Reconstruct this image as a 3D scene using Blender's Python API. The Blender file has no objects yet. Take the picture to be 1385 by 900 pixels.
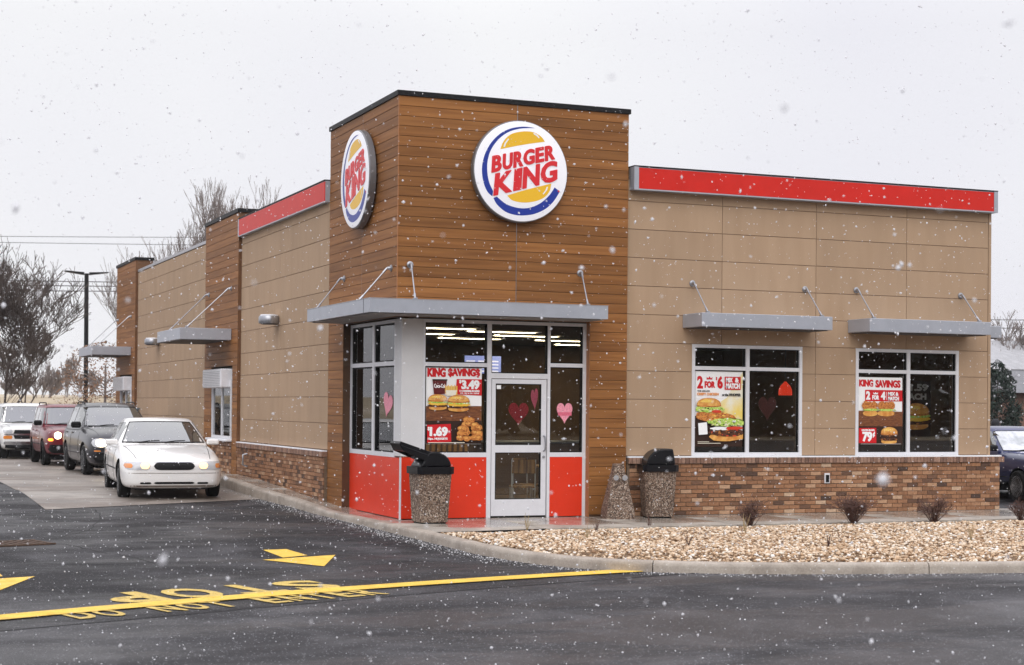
import bpy, bmesh, math, random
import numpy as np
from mathutils import Vector, Matrix, noise
from mathutils.bvhtree import BVHTree

random.seed(7)
rng = np.random.default_rng(7)
PI = math.pi
SC = bpy.context.scene
COL = SC.collection

# ------------------------------------------------------------------ camera
cam_d = bpy.data.cameras.new("camera")
cam = bpy.data.objects.new("camera", cam_d)
COL.objects.link(cam)
SC.camera = cam
cam_d.sensor_width = 36.0
cam_d.lens = 2243.384 / 1385 * 36.0
cam_d.shift_y = 75.4764 / 1385
cam_d.clip_start = 0.1
cam_d.clip_end = 3000
cam_d.dof.use_dof = True
cam_d.dof.focus_distance = 25.5
cam_d.dof.aperture_fstop = 3.5


def cam_matrix():
    yaw, pitch, roll = -.3878, .0108, .0093
    cy, sy = math.cos(yaw), math.sin(yaw)
    fw = Vector((-sy * math.cos(pitch), cy * math.cos(pitch), math.sin(pitch)))
    rt = Vector((cy, sy, 0))
    up = rt.cross(fw)
    c, s = math.cos(roll), math.sin(roll)
    r = rt * c + up * s
    u = -rt * s + up * c
    m = Matrix((r, u, -fw)).transposed().to_4x4()
    m.translation = Vector((-7.787, -23.6606, 1.7264))
    return m


cam.matrix_world = cam_matrix()
CAM = Vector((-7.787, -23.6606, 1.7264))

# ------------------------------------------------------------------ world, sun, exposure
SUN_EL, SUN_AZ = math.radians(38), math.radians(205)      # azimuth from +Y clockwise
world = bpy.data.worlds.new("World")
SC.world = world
world.use_nodes = True
wn = world.node_tree
wn.nodes.clear()


def nd(nt, typ, **kw):
    n = nt.nodes.new(typ)
    for k, v in kw.items():
        if k == 'inp':
            for a, b in v.items():
                n.inputs[a].default_value = b
        else:
            setattr(n, k, v)
    return n


def build_sky():
    nt = wn
    L = nt.links.new
    out = nd(nt, 'ShaderNodeOutputWorld')
    bg = nd(nt, 'ShaderNodeBackground', inp={'Strength': 0.10})
    sky = nd(nt, 'ShaderNodeTexSky', sky_type='NISHITA', sun_disc=False)
    sky.sun_elevation = SUN_EL
    sky.sun_rotation = SUN_AZ
    # overcast: the blue sky is all but hidden by an even pale cloud deck, brighter towards the zenith
    geo = nd(nt, 'ShaderNodeNewGeometry')
    sep = nd(nt, 'ShaderNodeSeparateXYZ')
    L(geo.outputs['Incoming'], sep.inputs[0])
    neg = nd(nt, 'ShaderNodeMath', operation='MULTIPLY', inp={1: -1.0})
    L(sep.outputs['Z'], neg.inputs[0])
    mr = nd(nt, 'ShaderNodeMapRange', inp={'From Min': 0.22, 'From Max': 1.0, 'To Min': 1.0, 'To Max': 2.4})
    L(neg.outputs[0], mr.inputs['Value'])
    tc = nd(nt, 'ShaderNodeTexCoord')
    nz = nd(nt, 'ShaderNodeTexNoise', inp={'Scale': 1.6, 'Detail': 3.0, 'Roughness': 0.5})
    L(tc.outputs['Generated'], nz.inputs['Vector'])
    ramp = nd(nt, 'ShaderNodeValToRGB')
    ramp.color_ramp.elements[0].position = 0.35
    ramp.color_ramp.elements[0].color = (8.0, 7.9, 8.8, 1)
    ramp.color_ramp.elements[1].position = 0.65
    ramp.color_ramp.elements[1].color = (9.6, 9.6, 9.7, 1)
    L(nz.outputs['Fac'], ramp.inputs[0])
    mul = nd(nt, 'ShaderNodeVectorMath', operation='SCALE')
    L(ramp.outputs['Color'], mul.inputs[0])
    L(mr.outputs[0], mul.inputs['Scale'])
    mix = nd(nt, 'ShaderNodeMix', data_type='RGBA', inp={0: 0.96})
    L(sky.outputs[0], mix.inputs[6])
    L(mul.outputs[0], mix.inputs[7])
    L(mix.outputs[2], bg.inputs['Color'])
    L(bg.outputs[0], out.inputs['Surface'])


build_sky()
sun_d = bpy.data.lights.new("sun", 'SUN')
sun_d.energy = 1.1
sun_d.angle = math.radians(50)
sun_d.color = (1.0, 0.97, 0.93)
sun = bpy.data.objects.new("sun", sun_d)
COL.objects.link(sun)
sdir = Vector((math.sin(SUN_AZ) * math.cos(SUN_EL), math.cos(SUN_AZ) * math.cos(SUN_EL), math.sin(SUN_EL)))
sun.rotation_euler = sdir.to_track_quat('Z', 'Y').to_euler()
SC.view_settings.view_transform = 'Standard'
SC.view_settings.look = 'None'
SC.view_settings.exposure = 0.0
SC.view_settings.gamma = 1.0
SC.render.engine = 'CYCLES'
SC.cycles.max_bounces = 8
SC.cycles.transparent_max_bounces = 24
SC.cycles.volume_bounces = 0

# ------------------------------------------------------------------ materials
MATS = {}


def mat(name, col=(.5, .5, .5), rough=.6, metal=0., var=0., rnd=0., scale=8., bump=0., bscale=60., spec=.5,
        coat=0., emit=None, estr=1., col2=None, mscale=3., mpos=(.4, .6), stretch=None, island=False, det=4.):
    """one procedural material: base colour, per-piece random shift, noise shift, second colour patches, bump."""
    if name in MATS:
        return MATS[name]
    m = bpy.data.materials.new(name)
    m.use_nodes = True
    nt = m.node_tree
    L = nt.links.new
    b = nt.nodes['Principled BSDF']
    b.inputs['Roughness'].default_value = rough
    b.inputs['Metallic'].default_value = metal
    b.inputs['Specular IOR Level'].default_value = spec
    b.inputs['Coat Weight'].default_value = coat
    b.inputs['Coat Roughness'].default_value = .08
    base = nd(nt, 'ShaderNodeRGB')
    base.outputs[0].default_value = (*col, 1)
    cur = base.outputs[0]
    tc = nd(nt, 'ShaderNodeTexCoord')
    vec = tc.outputs['Object']
    if stretch:
        mp = nd(nt, 'ShaderNodeMapping')
        mp.inputs['Scale'].default_value = stretch
        L(vec, mp.inputs[0])
        vec = mp.outputs[0]
    if rnd or island:
        if island:
            g = nd(nt, 'ShaderNodeNewGeometry')
            rs = g.outputs['Random Per Island']
        else:
            g = nd(nt, 'ShaderNodeObjectInfo')
            rs = g.outputs['Random']
        if stretch:
            ad = nd(nt, 'ShaderNodeVectorMath', operation='ADD')
            sc = nd(nt, 'ShaderNodeMath', operation='MULTIPLY', inp={1: 37.0})
            L(rs, sc.inputs[0])
            L(vec, ad.inputs[0])
            L(sc.outputs[0], ad.inputs[1])
            vec = ad.outputs[0]
    if col2 is not None:
        n2 = nd(nt, 'ShaderNodeTexNoise', inp={'Scale': mscale, 'Detail': det})
        L(vec, n2.inputs['Vector'])
        mr = nd(nt, 'ShaderNodeMapRange', inp={'From Min': mpos[0], 'From Max': mpos[1]})
        L(n2.outputs['Fac'], mr.inputs['Value'])
        mx = nd(nt, 'ShaderNodeMix', data_type='RGBA')
        L(mr.outputs[0], mx.inputs[0])
        L(cur, mx.inputs[6])
        mx.inputs[7].default_value = (*col2, 1)
        cur = mx.outputs[2]
    if rnd:
        mr = nd(nt, 'ShaderNodeMapRange', inp={'To Min': 1 - rnd, 'To Max': 1 + rnd})
        L(rs, mr.inputs['Value'])
        vm = nd(nt, 'ShaderNodeVectorMath', operation='SCALE')
        L(cur, vm.inputs[0])
        L(mr.outputs[0], vm.inputs['Scale'])
        cur = vm.outputs[0]
    if var:
        n1 = nd(nt, 'ShaderNodeTexNoise', inp={'Scale': scale, 'Detail': 5.0, 'Roughness': .65})
        L(vec, n1.inputs['Vector'])
        mr = nd(nt, 'ShaderNodeMapRange', inp={'From Min': .3, 'From Max': .7, 'To Min': 1 - var, 'To Max': 1 + var})
        L(n1.outputs['Fac'], mr.inputs['Value'])
        vm = nd(nt, 'ShaderNodeVectorMath', operation='SCALE')
        L(cur, vm.inputs[0])
        L(mr.outputs[0], vm.inputs['Scale'])
        cur = vm.outputs[0]
    L(cur, b.inputs['Base Color'])
    if bump:
        n3 = nd(nt, 'ShaderNodeTexNoise', inp={'Scale': bscale, 'Detail': 4.0})
        L(vec, n3.inputs['Vector'])
        bp = nd(nt, 'ShaderNodeBump', inp={'Strength': bump, 'Distance': .01})
        L(n3.outputs['Fac'], bp.inputs['Height'])
        L(bp.outputs[0], b.inputs['Normal'])
    if emit:
        b.inputs['Emission Color'].default_value = (*emit, 1)
        b.inputs['Emission Strength'].default_value = estr
    MATS[name] = m
    return m


def ramp_mat(name, stops, vor=False, scale=40., rough=.8, bump=.5, rand=None, spec=.5, dist=.01, uses=None):
    """colours picked from a ramp by voronoi cell, island or object random."""
    m = bpy.data.materials.new(name)
    m.use_nodes = True
    nt = m.node_tree
    L = nt.links.new
    b = nt.nodes['Principled BSDF']
    b.inputs['Roughness'].default_value = rough
    b.inputs['Specular IOR Level'].default_value = spec
    tc = nd(nt, 'ShaderNodeTexCoord')
    rp = nd(nt, 'ShaderNodeValToRGB')
    rp.color_ramp.interpolation = 'LINEAR'
    els = rp.color_ramp.elements
    while len(els) < len(stops):
        els.new(.5)
    for e, (p, c) in zip(els, stops):
        e.position = p
        e.color = (*c, 1)
    if vor:
        v = nd(nt, 'ShaderNodeTexVoronoi', inp={'Scale': scale})
        L(tc.outputs['Object'], v.inputs['Vector'])
        sp = nd(nt, 'ShaderNodeSeparateColor')
        L(v.outputs['Color'], sp.inputs[0])
        L(sp.outputs[0], rp.inputs[0])
        bp = nd(nt, 'ShaderNodeBump', inp={'Strength': bump, 'Distance': dist})
        bp.invert = True
        L(v.outputs['Distance'], bp.inputs['Height'])
        L(bp.outputs[0], b.inputs['Normal'])
        vm = nd(nt, 'ShaderNodeMapRange', inp={'From Min': .0, 'From Max': .65, 'To Min': 1.0, 'To Max': .38})
        L(v.outputs['Distance'], vm.inputs['Value'])
        sc = nd(nt, 'ShaderNodeVectorMath', operation='SCALE')
        L(rp.outputs[0], sc.inputs[0])
        L(vm.outputs[0], sc.inputs['Scale'])
        L(sc.outputs[0], b.inputs['Base Color'])
    else:
        g = nd(nt, 'ShaderNodeNewGeometry') if rand == 'island' else nd(nt, 'ShaderNodeObjectInfo')
        L(g.outputs['Random Per Island' if rand == 'island' else 'Random'], rp.inputs[0])
        n1 = nd(nt, 'ShaderNodeTexNoise', inp={'Scale': scale, 'Detail': 5.0, 'Roughness': .7})
        L(tc.outputs['Object'], n1.inputs['Vector'])
        mr = nd(nt, 'ShaderNodeMapRange', inp={'From Min': .3, 'From Max': .7, 'To Min': .72, 'To Max': 1.28})
        L(n1.outputs['Fac'], mr.inputs['Value'])
        sc = nd(nt, 'ShaderNodeVectorMath', operation='SCALE')
        L(rp.outputs[0], sc.inputs[0])
        L(mr.outputs[0], sc.inputs['Scale'])
        L(sc.outputs[0], b.inputs['Base Color'])
        bp = nd(nt, 'ShaderNodeBump', inp={'Strength': bump, 'Distance': dist})
        L(n1.outputs['Fac'], bp.inputs['Height'])
        L(bp.outputs[0], b.inputs['Normal'])
    MATS[name] = m
    return m


def glass_mat(name, tint=(.55, .6, .58), rough=.0, refl=1.0):
    m = bpy.data.materials.new(name)
    m.use_nodes = True
    nt = m.node_tree
    nt.nodes.clear()
    L = nt.links.new
    out = nd(nt, 'ShaderNodeOutputMaterial')
    t = nd(nt, 'ShaderNodeBsdfTransparent', inp={'Color': (*tint, 1)})
    g = nd(nt, 'ShaderNodeBsdfGlossy', inp={'Color': (refl, refl, refl, 1), 'Roughness': rough})
    f = nd(nt, 'ShaderNodeFresnel', inp={'IOR': 1.5})
    mx = nd(nt, 'ShaderNodeMixShader')
    L(f.outputs[0], mx.inputs[0])
    L(t.outputs[0], mx.inputs[1])
    L(g.outputs[0], mx.inputs[2])
    L(mx.outputs[0], out.inputs['Surface'])
    MATS[name] = m
    return m


def ground_mat(name, stops, nscale, rough, rough2, bump, bscale, speck=0., speck_col=(.5, .5, .5), big=.35, wet=(.45, .6), spec=.5):
    m = bpy.data.materials.new(name)
    m.use_nodes = True
    nt = m.node_tree
    L = nt.links.new
    b = nt.nodes['Principled BSDF']
    b.inputs['Specular IOR Level'].default_value = spec
    tc = nd(nt, 'ShaderNodeTexCoord')
    v = tc.outputs['Object']
    n1 = nd(nt, 'ShaderNodeTexNoise', inp={'Scale': nscale, 'Detail': 8.0, 'Roughness': .62, 'Distortion': .6})
    L(v, n1.inputs['Vector'])
    rp = nd(nt, 'ShaderNodeValToRGB')
    els = rp.color_ramp.elements
    while len(els) < len(stops):
        els.new(.5)
    for e, (p, c) in zip(els, stops):
        e.position = p
        e.color = (*c, 1)
    L(n1.outputs['Fac'], rp.inputs[0])
    n2 = nd(nt, 'ShaderNodeTexNoise', inp={'Scale': bscale, 'Detail': 3.0, 'Roughness': .8})
    L(v, n2.inputs['Vector'])
    mr = nd(nt, 'ShaderNodeMapRange', inp={'From Min': .3, 'From Max': .7, 'To Min': 1 - big, 'To Max': 1 + big})
    L(n2.outputs['Fac'], mr.inputs['Value'])
    sc = nd(nt, 'ShaderNodeVectorMath', operation='SCALE')
    L(rp.outputs[0], sc.inputs[0])
    L(mr.outputs[0], sc.inputs['Scale'])
    cur = sc.outputs[0]
    if speck:
        vo = nd(nt, 'ShaderNodeTexVoronoi', inp={'Scale': 55.0})
        L(v, vo.inputs['Vector'])
        sp = nd(nt, 'ShaderNodeSeparateColor')
        L(vo.outputs['Color'], sp.inputs[0])
        a = nd(nt, 'ShaderNodeMath', operation='GREATER_THAN', inp={1: 1 - speck})
        L(sp.outputs[0], a.inputs[0])
        c = nd(nt, 'ShaderNodeMath', operation='LESS_THAN', inp={1: .34})
        L(vo.outputs['Distance'], c.inputs[0])
        d = nd(nt, 'ShaderNodeMath', operation='MULTIPLY')
        L(a.outputs[0], d.inputs[0])
        L(c.outputs[0], d.inputs[1])
        mx = nd(nt, 'ShaderNodeMix', data_type='RGBA')
        L(d.outputs[0], mx.inputs[0])
        L(cur, mx.inputs[6])
        mx.inputs[7].default_value = (*speck_col, 1)
        cur = mx.outputs[2]
    L(cur, b.inputs['Base Color'])
    n3 = nd(nt, 'ShaderNodeTexNoise', inp={'Scale': nscale * .6, 'Detail': 5.0, 'Roughness': .6})
    mp = nd(nt, 'ShaderNodeMapping')
    mp.inputs['Location'].default_value = (5, 3, 1)
    mp.inputs['Scale'].default_value = (.7, 1.6, 1)
    L(v, mp.inputs[0])
    L(mp.outputs[0], n3.inputs['Vector'])
    mr2 = nd(nt, 'ShaderNodeMapRange', inp={'From Min': wet[0], 'From Max': wet[1], 'To Min': rough, 'To Max': rough2})
    L(n3.outputs['Fac'], mr2.inputs['Value'])
    L(mr2.outputs[0], b.inputs['Roughness'])
    bp = nd(nt, 'ShaderNodeBump', inp={'Strength': bump, 'Distance': .008})
    L(n2.outputs['Fac'], bp.inputs['Height'])
    L(bp.outputs[0], b.inputs['Normal'])
    MATS[name] = m
    return m


ground_mat('asphalt_new', [(.34, (.008, .0075, .009)), (.5, (.019, .018, .020)), (.66, (.056, .054, .058))], .8, .45, .75, 1., 60., .12, (.26, .26, .28), .6, spec=.22)
ground_mat('asphalt_old', [(.32, (.017, .016, .018)), (.5, (.033, .032, .035)), (.68, (.075, .073, .078))], .8, .42, .72, 1., 60., .12, (.30, .30, .32), .55, spec=.22)
ground_mat('concrete_pad', [(.3, (.12, .10, .085)), (.5, (.21, .18, .155)), (.72, (.34, .30, .26))], .8, .35, .75, .35, 40., .02, (.5, .48, .45), .2)
ground_mat('sidewalk', [(.34, (.15, .13, .11)), (.5, (.33, .295, .25)), (.66, (.48, .44, .39))], .9, .16, .75, .15, 30., .02, (.6, .6, .6), .12, (.44, .56))
ground_mat('kerb', [(.3, (.20, .17, .14)), (.5, (.34, .29, .24)), (.72, (.46, .41, .35))], 1.6, .5, .85, .4, 45., .03, (.62, .6, .56), .2)
ground_mat('field', [(.3, (.20, .155, .09)), (.52, (.34, .27, .17)), (.6, (.42, .35, .25)), (.75, (.62, .6, .58))], .06, .8, .95, .6, 3., 0., big=.25)
ground_mat('road_paint', [(.30, (.42, .25, .03)), (.42, (.70, .44, .045)), (.6, (.78, .52, .07))], 5., .55, .8, .5, 70., .05, (.05, .05, .05), big=.16)
ground_mat('road_paint_worn', [(.32, (.10, .08, .04)), (.42, (.52, .36, .08)), (.64, (.66, .48, .12))], 9., .6, .8, .5, 70., .22, (.06, .055, .05), big=.2)

mat('wood', (.30, .128, .037), .55, rnd=.20, col2=(.20, .078, .021), mscale=1.1, mpos=(.35, .7), stretch=(.8, 10., 16.), bump=.12, bscale=9., spec=.25)
mat('wood_trim', (.36, .15, .055), .55, var=.12, scale=6.)
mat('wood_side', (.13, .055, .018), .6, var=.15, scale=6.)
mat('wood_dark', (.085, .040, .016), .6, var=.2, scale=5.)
mat('backing', (.03, .022, .018), .9)
mat('siding', (.42, .292, .190), .78, rnd=.035, var=.08, scale=1.6, spec=.3, col2=(.36, .245, .155), mscale=3.2, mpos=(.45, .75), stretch=(1.4, 1.4, .22), bump=.12, bscale=220.)
mat('siding_joint', (.17, .11, .068), .9)
mat('red_band', (.62, .020, .012), .42, var=.07, scale=2., spec=.25)
mat('red_panel', (.72, .040, .012), .38, var=.06, scale=2., spec=.3)
mat('cap_black', (.010, .010, .011), .5, var=.2, scale=20., spec=.2)
mat('coping', (.42, .42, .44), .35, metal=.4, var=.1)
mat('canopy_metal', (.40, .42, .47), .38, metal=.3, var=.06, scale=4.)
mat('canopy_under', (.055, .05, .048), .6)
mat('soffit', (.30, .29, .28), .7, var=.08)
mat('steel', (.38, .39, .42), .32, metal=.8, var=.1)
mat('frame_white', (.70, .70, .73), .4, var=.04)
mat('column_white', (.66, .655, .66), .55, var=.06, scale=1.5)
mat('gasket', (.008, .008, .008), .6, spec=.15)
mat('mortar', (.17, .115, .075), .95, var=.2, scale=30., bump=.4)
ramp_mat('brick', [(0, (.06, .034, .024)), (.1, (.14, .07, .04)), (.24, (.25, .118, .058)), (.75, (.335, .165, .082)), (.94, (.43, .25, .145)), (1, (.52, .36, .24))], scale=26., bump=.5, rand='object')
ramp_mat('brick_mass', [(0, (.06, .034, .024)), (.1, (.14, .07, .04)), (.24, (.25, .118, .058)), (.75, (.335, .165, .082)), (.94, (.43, .25, .145)), (1, (.52, .36, .24))], scale=26., bump=.5, rand='island')
ramp_mat('brick_cap', [(0, (.15, .085, .06)), (.5, (.25, .14, .095)), (1, (.34, .21, .15))], scale=26., bump=.5, rand='island')
ramp_mat('pebble', [(0, (.10, .06, .042)), (.3, (.27, .17, .115)), (.6, (.46, .31, .22)), (.85, (.66, .50, .38)), (1, (.85, .72, .60))], vor=True, scale=58., bump=.9, dist=.02)
ramp_mat('stone', [(0, (.20, .11, .055)), (.2, (.44, .285, .165)), (.5, (.62, .455, .30)), (.8, (.72, .59, .45)), (.93, (.78, .71, .60)), (1, (.86, .85, .83))], scale=30., bump=.4, rand='island', rough=.75)
ramp_mat('pellet', [(0, (.06, .06, .065)), (.55, (.22, .21, .21)), (.8, (.5, .5, .5)), (1, (.85, .85, .87))], scale=30., bump=.2, rand='island')


def flake_mat():
    m = bpy.data.materials.new('snowflake')
    m.use_nodes = True
    nt = m.node_tree
    nt.nodes.clear()
    out = nd(nt, 'ShaderNodeOutputMaterial')
    a = nd(nt, 'ShaderNodeBsdfDiffuse', inp={'Color': (.95, .95, .97, 1)})
    b = nd(nt, 'ShaderNodeBsdfTranslucent', inp={'Color': (.95, .95, .97, 1)})
    c = nd(nt, 'ShaderNodeBsdfTransparent')
    mx = nd(nt, 'ShaderNodeMixShader', inp={0: .5})
    m2 = nd(nt, 'ShaderNodeMixShader', inp={0: .15})
    nt.links.new(a.outputs[0], mx.inputs[1])
    nt.links.new(b.outputs[0], mx.inputs[2])
    nt.links.new(mx.outputs[0], m2.inputs[1])
    nt.links.new(c.outputs[0], m2.inputs[2])
    nt.links.new(m2.outputs[0], out.inputs['Surface'])
    MATS['snowflake'] = m


flake_mat()
mat('snow', (.86, .87, .90), .85, var=.04)
mat('black_plastic', (.006, .006, .008), .32, var=.3, scale=30., spec=.25)
mat('rubber', (.010, .010, .010), .75, var=.3, scale=20., spec=.2)
mat('chrome', (.6, .6, .62), .2, metal=1.)
mat('alloy', (.55, .56, .58), .35, metal=.35)
mat('sign_face', (.86, .86, .90), .3, emit=(.86, .86, .95), estr=.12)
mat('sign_side', (.20, .20, .21), .4, metal=.5)
mat('logo_blue', (.006, .030, .30), .35)
mat('logo_yellow', (.86, .50, .015), .35)
mat('logo_red', (.70, .014, .022), .35)
mat('logo_white', (.9, .9, .92), .35)
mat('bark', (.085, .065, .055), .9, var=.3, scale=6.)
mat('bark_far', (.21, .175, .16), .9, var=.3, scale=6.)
mat('twig', (.10, .050, .038), .85, var=.3, scale=20.)
mat('dry_leaf', (.26, .15, .09), .8, island=True, rnd=.0, var=.4, scale=3.)
mat('evergreen', (.020, .034, .024), .8, var=.4, scale=3.)
mat('dry_grass', (.40, .30, .16), .9, var=.3, scale=9.)
mat('roof_shingle', (.19, .19, .20), .9, var=.15, scale=5.)
mat('house_brick', (.20, .115, .085), .9, var=.25, scale=9.)
mat('in_wall', (.13, .078, .045), .8, var=.2, scale=2.)
mat('cable', (.03, .03, .035), .6)
glass_mat('glass', (.94, .955, .95))
glass_mat('car_glass', (.30, .36, .34), .03)

M = MATS


# ------------------------------------------------------------------ mesh helpers
class MB:
    def __init__(self):
        self.v, self.f, self.m = [], [], []

    def add(self, vs, fs, mi=0):
        o = len(self.v)
        self.v.extend(vs)
        self.f.extend([tuple(i + o for i in f) for f in fs])
        self.m.extend([mi] * len(fs))
        return self

    def box(self, x0, x1, y0, y1, z0, z1, mi=0):
        if x1 < x0: x0, x1 = x1, x0
        if y1 < y0: y0, y1 = y1, y0
        if z1 < z0: z0, z1 = z1, z0
        vs = [(x0, y0, z0), (x1, y0, z0), (x1, y1, z0), (x0, y1, z0), (x0, y0, z1), (x1, y0, z1), (x1, y1, z1), (x0, y1, z1)]
        return self.add(vs, [(0, 3, 2, 1), (4, 5, 6, 7), (0, 1, 5, 4), (1, 2, 6, 5), (2, 3, 7, 6), (3, 0, 4, 7)], mi)

    def bbox(self, x0, x1, y0, y1, z0, z1, b=.01, mi=0):
        """box with chamfered edges"""
        vs = []
        for sx, sy, sz in [(i, j, k) for i in (0, 1) for j in (0, 1) for k in (0, 1)]:
            X, Y, Z = (x0, x1)[sx], (y0, y1)[sy], (z0, z1)[sz]
            ix, iy, iz = X + (b if sx == 0 else -b), Y + (b if sy == 0 else -b), Z + (b if sz == 0 else -b)
            vs += [(X, iy, iz), (ix, Y, iz), (ix, iy, Z)]
        bm = bmesh.new()
        for p in vs: bm.verts.new(p)
        bmesh.ops.convex_hull(bm, input=bm.verts)
        bmesh.ops.dissolve_limit(bm, angle_limit=.01, verts=bm.verts, edges=bm.edges)
        bm.verts.index_update()
        self.add([tuple(v.co) for v in bm.verts], [tuple(v.index for v in f.verts) for f in bm.faces], mi)
        bm.free()
        return self

    def tube(self, pts, rs, n=6, mi=0, cap=True):
        pts = [Vector(p) for p in pts]
        if not hasattr(rs, '__len__'): rs = [rs] * len(pts)
        vs, fs = [], []
        prev = None
        for i, p in enumerate(pts):
            d = (pts[min(i + 1, len(pts) - 1)] - pts[max(i - 1, 0)])
            d = d.normalized() if d.length > 1e-9 else Vector((0, 0, 1))
            a = Vector((0, 0, 1)) if abs(d.z) < .9 else Vector((1, 0, 0))
            if prev is not None and abs(prev.dot(d)) < .95: a = prev
            u = (a - d * a.dot(d)).normalized()
            prev = u
            w = d.cross(u)
            for k in range(n):
                t = 2 * PI * k / n
                vs.append(tuple(p + (u * math.cos(t) + w * math.sin(t)) * rs[i]))
        for i in range(len(pts) - 1):
            for k in range(n):
                a, b = i * n + k, i * n + (k + 1) % n
                fs.append((a, b, b + n, a + n))
        if cap:
            fs.append(tuple(reversed(range(n))))
            fs.append(tuple(range(len(vs) - n, len(vs))))
        return self.add(vs, fs, mi)

    def prism(self, poly, y0, y1, axis='y', mi=0, mcap=None):
        """polygon given as (a,b); axis y -> (x,z) extruded in y ; x -> (y,z) ; z -> (x,y)"""
        def P(a, b, c):
            return {'y': (a, c, b), 'x': (c, a, b), 'z': (a, b, c)}[axis]
        n = len(poly)
        vs = [P(a, b, y0) for a, b in poly] + [P(a, b, y1) for a, b in poly]
        fs = [tuple(range(n)), tuple(reversed(range(n, 2 * n)))] + [(i, i + n, (i + 1) % n + n, (i + 1) % n) for i in range(n)]
        return self.add(vs, fs, mi)

    def lathe(self, prof, c=(0, 0, 0), axis='z', n=24, mi=0):
        """prof: (r, h) list"""
        vs, fs = [], []
        for r, h in prof:
            for k in range(n):
                t = 2 * PI * k / n
                a, b = r * math.cos(t), r * math.sin(t)
                p = {'z': (a, b, h), 'y': (a, h, b), 'x': (h, a, b)}[axis]
                vs.append((p[0] + c[0], p[1] + c[1], p[2] + c[2]))
        for i in range(len(prof) - 1):
            for k in range(n):
                a, b = i * n + k, i * n + (k + 1) % n
                fs.append((a, b, b + n, a + n))
        fs.append(tuple(reversed(range(n))))
        fs.append(tuple(range(len(vs) - n, len(vs))))
        return self.add(vs, fs, mi)

    def mesh(self, name, mats, smooth=False, o=(0, 0, 0), fixn=True):
        me = bpy.data.meshes.new(name)
        ox, oy, oz = o
        me.from_pydata([(x - ox, y - oy, z - oz) for x, y, z in self.v], [], self.f)
        for k in (mats if isinstance(mats, (list, tuple)) else [mats]):
            me.materials.append(M[k] if isinstance(k, str) else k)
        me.polygons.foreach_set('material_index', self.m)
        if fixn:
            bm = bmesh.new()
            bm.from_mesh(me)
            bmesh.ops.recalc_face_normals(bm, faces=bm.faces)
            bm.to_mesh(me)
            bm.free()
        if smooth:
            me.polygons.foreach_set('use_smooth', [True] * len(me.polygons))
            if smooth == 'auto':
                try:
                    me.set_sharp_from_angle(angle=math.radians(35))
                except Exception:
                    pass
        me.update()
        return me

    def build(self, name, mats, parent=None, smooth=False, local=False, fixn=True):
        """world-built geometry; the object's origin sits at the base centre of its bounds"""
        if local:
            o = Vector((0, 0, 0))
        else:
            a = np.array(self.v)
            mn, mx = a.min(0), a.max(0)
            o = Vector(((mn[0] + mx[0]) / 2, (mn[1] + mx[1]) / 2, mn[2]))
        me = self.mesh(name, mats, smooth, o, fixn)
        ob = place(name, me, o, parent)
        if local and parent is not None: ob.location = (0, 0, 0)
        return ob


WL = {}


def place(name, me, o, parent=None, rz=0):
    ob = bpy.data.objects.new(name, me)
    COL.objects.link(ob)
    o = Vector(o)
    WL[ob] = o
    if parent is not None:
        ob.parent = parent
        ob.location = o - WL.get(parent, Vector((0, 0, 0)))
    else:
        ob.location = o
    if rz: ob.rotation_euler.z = rz
    return ob


def tag(o, label=None, cat=None, group=None, kind=None):
    if label: o['label'] = label
    if cat: o['category'] = cat
    if group: o['group'] = group
    if kind: o['kind'] = kind
    return o


def thing(name, label, cat, loc, group=None, rz=0):
    e = bpy.data.objects.new(name, None)
    e.empty_display_size = .3
    COL.objects.link(e)
    e.location = loc
    e.rotation_euler.z = rz
    WL[e] = Vector(loc)
    return tag(e, label, cat, group)


def zg(y):
    return float(np.interp(y, [-2, 3, 8, 12], [-.12, -.08, .05, .06]))


def zs(y):
    return float(np.interp(y, [2.2, 5, 8, 10], [0, .13, .24, .26]))


# text as a unit-square mesh (0..1, 0..1), cached
_TX = {}


def text_mesh(s, off=.03, shear=0.):
    key = (s, off, shear)
    if key in _TX: return _TX[key]
    cu = bpy.data.curves.new('t', 'FONT')
    cu.body = s
    cu.size = 1
    cu.offset = off
    cu.shear = shear
    cu.resolution_u = 3
    ob = bpy.data.objects.new('t', cu)
    me = bpy.data.meshes.new_from_object(ob)
    vs = np.array([v.co[:] for v in me.vertices])[:, :2]
    fs = [tuple(p.vertices) for p in me.polygons]
    mn, mx = vs.min(0), vs.max(0)
    asp = (mx[0] - mn[0]) / (mx[1] - mn[1])
    vs = (vs - mn) / (mx - mn)
    bpy.data.objects.remove(ob)
    bpy.data.curves.remove(cu)
    bpy.data.meshes.remove(me)
    _TX[key] = (vs, fs, asp)
    return _TX[key]


def text_quad(mb, s, BL, BR, TR, TL, fn, mi, off=.03, thick=0.):
    """lay text in a quad of 2-D coordinates, mapped to 3-D by fn(a, b, depth)"""
    vs, fs, _ = text_mesh(s, off)
    BL, BR, TR, TL = map(np.array, (BL, BR, TR, TL))
    P2 = [(BL * (1 - u) * (1 - v) + BR * u * (1 - v) + TR * u * v + TL * (1 - u) * v) for u, v in vs]
    mb.add([fn(p[0], p[1], thick) for p in P2], fs, mi)
    if thick:
        n = len(P2)
        cnt = {}
        for f in fs:
            for a, b in zip(f, f[1:] + f[:1]):
                cnt[(a, b)] = 1
        side = [(a, b, b + n, a + n) for (a, b) in cnt if (b, a) not in cnt]
        mb.add([fn(p[0], p[1], thick) for p in P2] + [fn(p[0], p[1], 0) for p in P2], side, mi)

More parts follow.
